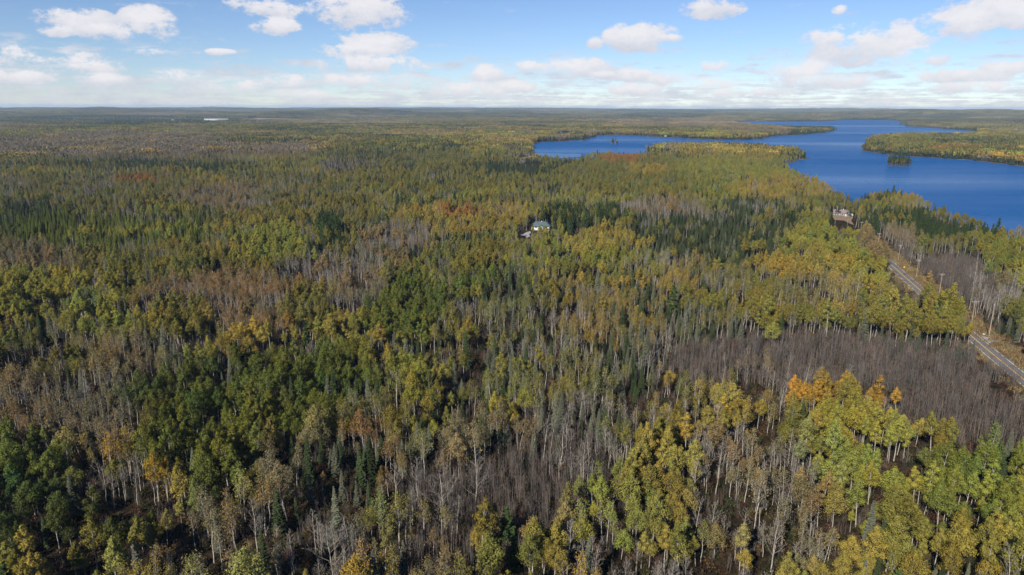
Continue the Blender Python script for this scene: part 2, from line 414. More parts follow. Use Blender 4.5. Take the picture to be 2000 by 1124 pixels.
def sparse(g, H, spread, nl, base, leaves, size, ang):
    tr, br, ends = skeleton(g, H, spread, nl, base, ang, order=1)
    cr = MB()
    k = leaves; e = ends[g.integers(0, len(ends), k)] + g.normal(size=(k, 3)) * np.array([.38, .38, .45])
    cr.quads(cards(e, g.normal(size=(k, 3)) + [0, 0, .4], g.uniform(.6, 1.2, k) * size, g), 0, np.clip(g.normal(.5, .22, k), 0, 1))
    return tr, br, cr
def spruce(g, H, w, base=.06, dens=1.0, ragged=.25):
    tr, cr = MB(), MB()
    tr.tube([[0, 0, 0], [0, 0, H * .5], [0, 0, H]], [.012 * H, .007 * H, .015], 5)
    Q, val = [], []
    nt = int(H * 2.0)
    for i in range(nt):
        q = i / nt
        z = H * (base + (1 - base) * q)
        ln0 = w * .5 * (1 - q) ** .85 * (1 if q > .08 else .75) + .15
        nb = max(4, int((7 + 5 * (1 - q)) * dens)); th0 = g.uniform(0, 6.28)
        for j in range(nb):
            if g.random() < ragged * .5: continue
            th = th0 + j / nb * 6.283 + g.normal() * .18
            ln = ln0 * g.uniform(1 - ragged, 1 + ragged * .6)
            hd = np.array([math.cos(th), math.sin(th), 0]); sd_ = np.array([-hd[1], hd[0], 0])
            p0 = np.array([0, 0, z]); p1 = p0 + hd * ln * .55 + [0, 0, -.16 * ln]; p2 = p0 + hd * ln + [0, 0, -.22 * ln]
            ww = (.16 + ln * .22); vv = np.clip(g.normal(.5, .17), 0, 1)
            tl = np.array([0, 0, g.normal() * .1])
            Q += [[p0, p1 - sd_ * ww - [0, 0, .1] + tl, p1 + [0, 0, .05], p1 + sd_ * ww * 0 + [0, 0, .05]][:3] + [p0 + [0, 0, .06]]]
            Q += [[p0, p1 + sd_ * ww - [0, 0, .1] - tl, p1 + [0, 0, .05], p0 + [0, 0, .06]]]
            Q += [[p1 - sd_ * ww - [0, 0, .1], p2, p1 + sd_ * ww - [0, 0, .1], p1 + [0, 0, .06]]]
            val += [vv, vv, min(1, vv + .15)]
            pm = (p1 + p2) / 2
            Q += [[p1, pm + sd_ * ww * .3 - [0, 0, .35 + .1 * ln], p2, pm + [0, 0, .05]]]; val += [vv * .85]
    cr.quads(np.array(Q), 0, np.array(val))
    return tr, cr
def pine(g, H, w):
    tr, cr = MB(), MB()
    zz = np.linspace(0, 1, 6)
    path = np.stack([g.normal(size=6) * .12, g.normal(size=6) * .12, zz * H * .97], 1)
    tr.tube(path, np.interp(zz, [0, 1], [.018 * H, .04]), 6)
    nl = int(H * 1.5); th = 0
    for i in range(nl):
        q = i / nl
        z = H * (.28 + .70 * q); th += 2.2 + g.normal() * .5
        ln = w * .5 * (1.0 - q ** 1.6 * .85) * g.uniform(.5, 1.15) * (.75 + .25 * min(1, q * 5))
        hd = np.array([math.cos(th), math.sin(th), 0])
        p0 = np.array([0, 0, z]); p2 = p0 + hd * ln + [0, 0, ln * .12]
        tr.tube([p0, (p0 + p2) / 2 + [0, 0, -.1], p2], [.07, .045, .015], 3, cap=False)
        k = int(26 + ln * 22)
        s = g.uniform(.22, 1.08, k) ** .8; side = g.normal(size=k) * (.16 + .20 * ln * (1.1 - s))
        sd_ = np.array([-hd[1], hd[0], 0])
        p = p0 + hd * (ln * s)[:, None] + sd_ * side[:, None] + np.array([0, 0, 1]) * (ln * .12 * s + g.normal(size=k) * .16 + .12)[:, None]
        nn = g.normal(size=(k, 3)) * .6 + np.array([0, 0, 1.])
        cr.quads(cards(p, nn, g.uniform(.3, .58, k), g), 0, np.clip(g.normal(.5, .2, k), 0, 1))
    return tr, cr
def thicket(g, n=10, wid=3.6, H=8.5):
    m = MB()
    for i in range(n):
        x, y = g.uniform(-wid / 2, wid / 2, 2); h = H * g.uniform(.5, 1.25)
        lean = g.normal(size=2) * .05 * h; vv = np.clip(g.normal(.5, .25), 0, 1)
        def P(q): return np.array([x + lean[0] * q * q, y + lean[1] * q * q, h * q])
        m.tube([P(0), P(.5), P(1)], [.085, .06, .015], 3, 0, vv, cap=False)
        for j in range(7):
            q = g.uniform(.35, .95); th = g.uniform(0, 6.28); ln = h * (1.05 - q) * g.uniform(.28, .5) + .3; a = g.uniform(.75, 1.25)
            d = np.array([math.cos(th) * math.cos(a), math.sin(th) * math.cos(a), math.sin(a)])
            sd_ = unit(np.cross(d, g.normal(size=3))) * .03; b = P(q)
            m.quads([[b - sd_, b + sd_, b + d * ln + sd_ * .3, b + d * ln - sd_ * .3]], 0, vv)
            d3 = unit(d + g.normal(size=3) * .45); b2 = b + d * ln * .5
            m.quads([[b2 - sd_ * .7, b2 + sd_ * .7, b2 + d3 * ln * .55 + sd_ * .3, b2 + d3 * ln * .55 - sd_ * .3]], 0, vv)
    return m
def shrub(g, w, h, k, size):
    m = MB()
    d = unit(g.normal(size=(k, 3))); d[:, 2] = np.abs(d[:, 2])
    lob = np.sin(d[:, 0] * 4 + 1) * .2 + np.sin(d[:, 1] * 5) * .2 + 1
    p = d * np.array([w / 2, w / 2, h]) * (g.uniform(.4, 1, k) ** .6 * lob)[:, None]
    m.quads(cards(p, d + g.normal(size=(k, 3)) * .8, g.uniform(.6, 1.3, k) * size, g), 0, np.clip(g.normal(.5, .25, k), 0, 1))
    for i in range(7):
        th = g.uniform(0, 6.28); a = g.uniform(.7, 1.4); e = np.array([math.cos(th) * math.cos(a) * w * .5, math.sin(th) * math.cos(a) * w * .5, h * 1.25 * math.sin(a)])
        m.tube([[0, 0, 0], e], [.04, .012], 3, 0, .6, cap=False)
    return m
def tuft(g, k=26, w=1.6, h=.8):
    m = MB()
    b = np.stack([g.normal(size=k) * w * .4, g.normal(size=k) * w * .4, np.zeros(k)], 1); t = b + np.stack([g.normal(size=k) * .3, g.normal(size=k) * .3, g.uniform(.5, 1.1, k) * h], 1)
    th = g.uniform(0, 6.28, k); s = np.stack([np.cos(th), np.sin(th), th * 0], 1) * .14
    m.quads(np.stack([b - s, b + s, t + s * .3, t - s * .3], 1), 0, g.uniform(0, 1, k)); return m

g = np.random.default_rng(7)
HIDDEN = {}
def protos(key, items, mats, heights):
    """items: list of part dicts {part: MB}; one joined mesh for the mass, single meshes for the trees that are things of their own"""
    c = bpy.data.collections.new('prototypes_' + key); lst = []
    for i, parts in enumerate(items):
        J = MB()
        for k, (nm, m) in enumerate(parts.items()): J.merge(m, k)
        o = bpy.data.objects.new('%s_prototype_%02d' % (key, i), J.mesh(key, [mats[nm] for nm in parts])); c.objects.link(o)
        lst.append({nm: m.mesh(key + '_' + nm, [mats[nm]]) for nm, m in parts.items()})
    HIDDEN[key] = dict(col=c, parts=lst, H=np.array(heights, float))
it, hs = [], []
for i in range(12):
    H = g.uniform(13, 18); t_, c_ = leafy(g, H, g.uniform(4.6, 7.6), g.uniform(.40, .62), int(g.integers(11, 18)), 2700, .205); it.append({'trunk': t_, 'crown': c_}); hs.append(H)
protos('aspen', it, {'trunk': BIRCH, 'crown': LEAF}, hs)
it, hs = [], []
for i in range(8):
    H = g.uniform(13, 17); t_, b_, c_ = sparse(g, H, g.uniform(2.6, 3.8), int(g.integers(13, 19)), g.uniform(.35, .5), int(g.uniform(240, 620)), .21, g.uniform(.75, 1.0)); it.append({'trunk': t_, 'limbs': b_, 'crown': c_}); hs.append(H)
protos('birch', it, {'trunk': BIRCH, 'limbs': GREYB, 'crown': LEAF}, hs)
it, hs = [], []
for i in range(7):
    H = g.uniform(12.5, 16.5); sp = g.uniform(2.8, 3.8) if i < 5 else 6.2; t_, b_, e_ = skeleton(g, H, sp, int(g.integers(14, 20)), g.uniform(.3, .45) if i < 5 else .28, g.uniform(.7, 1.0) if i < 5 else .6, order=4, wob=.045)
    it.append({'trunk': t_, 'limbs': b_}); hs.append(H)
protos('bare', it, {'trunk': BIRCH, 'limbs': GREYB}, hs)
it, hs = [], []
for i in range(8):
    H = g.uniform(12, 18); t_, c_ = spruce(g, H, H * g.uniform(.25, .36), dens=g.uniform(.9, 1.2), ragged=g.uniform(.2, .4)); it.append({'trunk': t_, 'crown': c_}); hs.append(H)
protos('spruce', it, {'trunk': CONB, 'crown': NEEDLE}, hs)
it, hs = [], []
for i in range(5):
    H = g.uniform(18, 22); t_, c_ = pine(g, H, g.uniform(6.5, 8.5)); it.append({'trunk': t_, 'crown': c_}); hs.append(H)
protos('pine', it, {'trunk': CONB, 'crown': NEEDLE}, hs)
protos('thicket', [{'stems': thicket(g)} for i in range(6)], {'stems': STEM}, [8.5] * 6)
protos('shrub', [{'leaves': shrub(g, g.uniform(2.4, 4), g.uniform(1.2, 2.6), 130, .26)} for i in range(5)], {'leaves': BRUSH}, [2] * 5)
protos('tuft', [{'blades': tuft(g)} for i in range(4)], {'blades': BRUSH}, [1] * 4)
# far stands: plots of many small trees
def plot(g, S, n, mixc, quads, bare=.15):
    m = MB(); k = int(math.ceil(math.sqrt(n)))
    gx, gy = np.meshgrid((np.arange(k) + .5) / k - .5, (np.arange(k) + .5) / k - .5)
    P = np.stack([gx.ravel(), gy.ravel()], 1) * S * 1.04 + g.normal(size=(k * k, 2)) * S / k * .35
    for (x, y) in P:
        u = g.random(); tv = np.clip(g.normal(.5, .26), 0, 1)
        if u < mixc:                                         # conifer
            H = g.uniform(11, 19); w = H * g.uniform(.13, .19); th = np.arange(7) / 6 * 6.283 + g.uniform(0, 1)
            for (z0, z1, ww) in ((.1, .6, 1.), (.38, .82, .72), (.66, 1., .46)):
                ring = np.stack([x + np.cos(th) * w * ww * g.uniform(.8, 1.2, 7), y + np.sin(th) * w * ww * g.uniform(.8, 1.2, 7), np.full(7, H * z0) + g.normal(size=7) * .4], 1)
                m.add(np.vstack([ring[:6], [[x, y, H * z1]]]), [np.array([[j, (j + 1) % 6, 6] for j in range(6)])], 0, tv, 1.)
        else:
            H = g.uniform(13, 20); w = g.uniform(2.0, 3.4)
            thin = g.random() < bare
            q = quads if not thin else max(4, quads // 3)
            d = unit(g.normal(size=(q, 3))); p = np.array([x, y, H * .70]) + d * np.array([w, w, H * .27]) * (g.uniform(.5, 1, q) ** .5)[:, None]
            m.quads(cards(p, d + g.normal(size=(q, 3)) * .4, g.uniform(.8, 1.5, q) * (1.15 if not thin else .8), g), 0, np.clip(tv + g.normal(size=q) * .12, 0, 1), 0.)
            m.tube([[x, y, 0], [x, y, H * .8]], [.16, .06], 3, 1, cap=False)
    return m
protos('stand', [{'crown': plot(g, 24, 24, mc, 42, b), 'trunk': MB().box(0, .1, 0, .1, 0, .1)} for mc, b in ((0, .1), (.12, .3), (.3, .2), (.3, .5), (.65, .2), (.95, .2), (0, .8), (.06, .9))],
       {'crown': FARM, 'trunk': GREYB}, [18] * 8)
protos('wood', [{'crown': plot(g, 90, 240, mc, 12, b), 'trunk': MB().box(0, .1, 0, .1, 0, .1)} for mc, b in ((.05, .2), (.3, .3), (.55, .3), (.9, .2))],
       {'crown': FARM, 'trunk': GREYB}, [18] * 4)

def mass(name, key, P, idx, scale, rot, tint, label, tilt=None):
    """one object of kind stuff: the copies past the few hundred that are things"""
    n = len(P)
    me = bpy.data.meshes.new(name); me.vertices.add(n); me.vertices.foreach_set('co', np.asarray(P, np.float32).ravel())
    def attr(nm, ty, fld, a, dt=np.float32): q = me.attributes.new(nm, ty, 'POINT'); q.data.foreach_set(fld, np.asarray(a, dt).ravel())
    attr('idx', 'INT', 'value', idx, np.int32)
    rv = np.zeros((n, 3)); rv[:, 2] = rot
    if tilt is not None: rv[:, :2] = tilt
    attr('rot', 'FLOAT_VECTOR', 'vector', rv)
    sc = np.asarray(scale, float); sc = np.repeat(sc[:, None], 3, 1) if sc.ndim == 1 else sc
    attr('scl', 'FLOAT_VECTOR', 'vector', sc); attr('tint', 'FLOAT_VECTOR', 'vector', tint)
    o = bpy.data.objects.new(name, me); COL.objects.link(o)
    ng = bpy.data.node_groups.new('scatter_' + name, 'GeometryNodeTree')
    ng.interface.new_socket('Geometry', in_out='INPUT', socket_type='NodeSocketGeometry'); ng.interface.new_socket('Geometry', in_out='OUTPUT', socket_type='NodeSocketGeometry')
    gi, go = ng.nodes.new('NodeGroupInput'), ng.nodes.new('NodeGroupOutput')
    ci = ng.nodes.new('GeometryNodeCollectionInfo'); ci.inputs['Collection'].default_value = HIDDEN[key]['col']; ci.inputs['Separate Children'].default_value = True; ci.inputs['Reset Children'].default_value = True
    ip = ng.nodes.new('GeometryNodeInstanceOnPoints'); ip.inputs['Pick Instance'].default_value = True
    def na(nm, ty): q = ng.nodes.new('GeometryNodeInputNamedAttribute'); q.data_type = ty; q.inputs['Name'].default_value = nm; return q.outputs['Attribute']
    L = ng.links.new
    L(gi.outputs[0], ip.inputs['Points']); L(ci.outputs[0], ip.inputs['Instance']); L(na('idx', 'INT'), ip.inputs['Instance Index'])
    e2r = ng.nodes.new('FunctionNodeEulerToRotation'); L(na('rot', 'FLOAT_VECTOR'), e2r.inputs[0]); L(e2r.outputs[0], ip.inputs['Rotation'])
    L(na('scl', 'FLOAT_VECTOR'), ip.inputs['Scale']); L(ip.outputs[0], go.inputs[0])
    md = o.modifiers.new('scatter', 'NODES'); md.node_group = ng
    return tag(o, label, None, None, 'stuff')

# ------------------------------------------------------------------ ground and water
ang = np.concatenate([np.linspace(-180, -56, 40, endpoint=False), np.linspace(-56, 56, 460), np.linspace(56, 180, 41)[1:]])
ang = np.radians(ang[:-1])
rad = np.concatenate([[8.], np.geomspace(60, 21000, 400), [22000]])
AA, RR = np.meshgrid(ang, rad)
gx, gy = (np.sin(AA) * RR).ravel(), (np.cos(AA) * RR).ravel()
gz = height(gx, gy)
nA, nR = len(ang), len(rad)
i, j = np.meshgrid(np.arange(nR - 1), np.arange(nA), indexing='ij')
F = np.stack([i * nA + j, (i + 1) * nA + j, (i + 1) * nA + (j + 1) % nA, i * nA + (j + 1) % nA], -1).reshape(-1, 4)
terr = MB(); terr.add(np.stack([gx, gy, gz], 1), [F[:, ::-1], np.arange(nA)[None]], 0)
m, t = mat('forest_floor')
c1, z1 = noise_ramp(t, .35, [(.30, (.010, .008, .005)), (.48, (.024, .018, .011)), (.62, (.046, .034, .020)), (.75, (.032, .030, .014))], 8)
c2, z2 = noise_ramp(t, .0025, [(.35, (.035, .04, .022)), (.5, (.065, .055, .035)), (.65, (.045, .05, .025))], 9)
geo = N(t, 'ShaderNodeNewGeometry'); ln = N(t, 'ShaderNodeVectorMath', operation='LENGTH'); t.links.new(geo.outputs['Position'], ln.inputs[0])
mr_ = N(t, 'ShaderNodeMapRange'); t.links.new(ln.outputs['Value'], mr_.inputs[0]); mr_.inputs[1].default_value = 1500; mr_.inputs[2].default_value = 5000
mx = N(t, 'ShaderNodeMix', data_type='RGBA'); t.links.new(mr_.outputs[0], mx.inputs[0]); t.links.new(c1, mx.inputs[6]); t.links.new(c2, mx.inputs[7])
# grassy shores and marsh: a band just above the water line
sx = N(t, 'ShaderNodeSeparateXYZ'); t.links.new(geo.outputs['Position'], sx.inputs[0])
mr2_ = N(t, 'ShaderNodeMapRange'); t.links.new(sx.outputs[2], mr2_.inputs[0]); mr2_.inputs[1].default_value = LAKE_Z + .75; mr2_.inputs[2].default_value = LAKE_Z + .60
mx2 = N(t, 'ShaderNodeMix', data_type='RGBA'); t.links.new(mr2_.outputs[0], mx2.inputs[0]); t.links.new(mx.outputs[2], mx2.inputs[6]); mx2.inputs[7].default_value = (.085, .070, .045, 1)
b = N(t, 'ShaderNodeBsdfDiffuse'); t.links.new(mx2.outputs[2], b.inputs[0]); o_ = N(t, 'ShaderNodeOutputMaterial'); t.links.new(b.outputs[0], o_.inputs[0])
tag(terr.build('ground', m, smooth=True), 'brown leaf-littered forest floor under the trees', kind='structure')

m, t = mat('lake_water')
tcn = N(t, 'ShaderNodeTexCoord'); nw = N(t, 'ShaderNodeTexNoise'); nw.inputs['Scale'].default_value = .10; nw.inputs['Detail'].default_value = 6; t.links.new(tcn.outputs['Object'], nw.inputs['Vector'])
bp = N(t, 'ShaderNodeBump'); bp.inputs['Strength'].default_value = .5; bp.inputs['Distance'].default_value = 2.0; t.links.new(nw.outputs[0], bp.inputs['Height'])
nw2 = N(t, 'ShaderNodeTexNoise'); nw2.inputs['Scale'].default_value = .0016; nw2.inputs['Detail'].default_value = 4
mpp = N(t, 'ShaderNodeMapping'); mpp.inputs['Scale'].default_value = (.35, 1.6, 1); t.links.new(tcn.outputs['Object'], mpp.inputs[0]); t.links.new(mpp.outputs[0], nw2.inputs['Vector'])
rmp = N(t, 'ShaderNodeMapRange'); t.links.new(nw2.outputs[0], rmp.inputs[0]); rmp.inputs[1].default_value = .38; rmp.inputs[2].default_value = .66; rmp.inputs[3].default_value = .30; rmp.inputs[4].default_value = .16
df = N(t, 'ShaderNodeBsdfDiffuse'); df.inputs[0].default_value = (.004, .074, .25, 1)          # water's own blue, with the upper sky's reflected blue put into it as colour
gl = N(t, 'ShaderNodeBsdfGlossy'); gl.inputs[0].default_value = (1, 1, 1, 1)
t.links.new(rmp.outputs[0], gl.inputs['Roughness']); t.links.new(bp.outputs[0], gl.inputs['Normal'])
spm = N(t, 'ShaderNodeMapRange'); t.links.new(nw2.outputs[0], spm.inputs[0]); spm.inputs[1].default_value = .40; spm.inputs[2].default_value = .72; spm.inputs[3].default_value = .05; spm.inputs[4].default_value = .38
mxs = N(t, 'ShaderNodeMixShader'); t.links.new(spm.outputs[0], mxs.inputs[0]); t.links.new(df.outputs[0], mxs.inputs[1]); t.links.new(gl.outputs[0], mxs.inputs[2])
o_ = N(t, 'ShaderNodeOutputMaterial'); t.links.new(mxs.outputs[0], o_.inputs[0])
lk = np.vstack(LAKES); x0, y0 = lk.min(0) - 200; x1, y1 = lk.max(0) + 200
tag(MB().quads([[(x0, y0, LAKE_Z), (x1, y0, LAKE_Z), (x1, y1, LAKE_Z), (x0, y1, LAKE_Z)]]).build('lake', m), 'deep blue rippled lake winding between the wooded points', kind='structure')

# ------------------------------------------------------------------ road
RC = [at(*p) for p in ((2000, 746), (1932, 690), (1776, 553), (1752.5, 532.5), (1736, 516))]
d0 = RC[0] - RC[1]; d0 /= np.hypot(*d0)
ROADP = [RC[0] + d0 * 180, RC[0] + d0 * 60, RC[0], RC[1], RC[2], RC[3], RC[4], at(1712, 494), at(1690, 470), at(1672, 452)]
ROADP = np.array(ROADP)
def resample(P, step):
    s = np.concatenate([[0], np.cumsum(np.hypot(*np.diff(P, axis=0).T))]); q = np.arange(0, s[-1], step)
    return np.stack([np.interp(q, s, P[:, 0]), np.interp(q, s, P[:, 1])], 1)
RL = resample(ROADP, 4.0)
for _ in range(30): RL[1:-1] = RL[1:-1] * .5 + (RL[:-2] + RL[2:]) * .25
RN = unit(np.gradient(RL, axis=0)); RS = np.stack([RN[:, 1], -RN[:, 0]], 1)       # RS points to the right of travel (away from camera)
RZ = height(RL[:, 0], RL[:, 1]); RZ = np.convolve(np.pad(RZ, 10, 'edge'), np.ones(21) / 21, 'valid') + .35
def strip(o0, o1, dz):
    a = np.column_stack([RL + RS * o0, RZ + dz]); b = np.column_stack([RL + RS * o1, RZ + dz]); n = len(a)
    return MB().add(np.vstack([a, b]), [np.stack([np.arange(n - 1), np.arange(n - 1) + n, np.arange(n - 1) + n + 1, np.arange(n - 1) + 1], 1)[:, ::-1]])
ASPH = simple('asphalt', (.105, .105, .112), (.16, .158, .162), .8, .85)
road = tag(strip(-4.3, 4.3, 0).build('road', ASPH), 'grey two-lane road with white edge lines through the woods', kind='structure')
WHITE = simple('white_paint', (.70, .70, .68), (.8, .8, .78), 3, .6); YEL = simple('yellow_paint', (.62, .36, .06), (.72, .44, .09), 3, .6)
strip(-3.6, -3.36, .02).build('edge_line', WHITE, road); strip(3.36, 3.6, .02).build('edge_line', WHITE, road)
strip(-.26, -.06, .02).build('centre_line', YEL, road); strip(.06, .26, .02).build('centre_line', YEL, road)
VERGE = simple('dry_verge', (.11, .078, .042), (.205, .145, .078), .25, .95)
vg = MB()
for (o0, o1, z0, z1) in ((4.3, 8, -.02, -.30), (8, 14, -.30, .05), (-4.3, -8, -.02, -.3)):
    a = np.column_stack([RL + RS * o0, RZ + z0]); b = np.column_stack([RL + RS * o1, RZ + z1]); n = len(a)
    vg.add(np.vstack([a, b]), [np.stack([np.arange(n - 1), np.arange(n - 1) + n, np.arange(n - 1) + n + 1, np.arange(n - 1) + 1], 1)])
tag(vg.build('verge', VERGE), 'rusty dry grass verge beside the road', kind='structure')
def road_pos(x, y):
    """index of nearest road point and signed offset to the right"""
    x = np.asarray(x, float); y = np.asarray(y, float); best = np.full(len(x), 1e9); off = np.full(len(x), 1e9)
    for k in range(0, len(RL), 2):
        dx, dy = x - RL[k, 0], y - RL[k, 1]; d = np.hypot(dx, dy); s = dx * RS[k, 0] + dy * RS[k, 1]; m_ = d < best
        best[m_] = d[m_]; off[m_] = (np.sign(s) * d)[m_]
    return off
def patch(name, pts, m, label, dz=.12):
    P = np.array([at_ground(*p) for p in pts]); z = P[:, 2].max() + dz; k = len(P)
    cen = P.mean(0); V = np.vstack([P, [cen]]); V[:, 2] = z
    return tag(MB().add(V, [np.array([[i, (i + 1) % k, k] for i in range(k)])]).build(name, m), label, kind='structure')
GRAV = simple('gravel_drive', (.25, .24, .25), (.36, .35, .36), .6, .95)
DIRT = simple('dirt_yard', (.16, .105, .07), (.27, .19, .125), .12, .95)

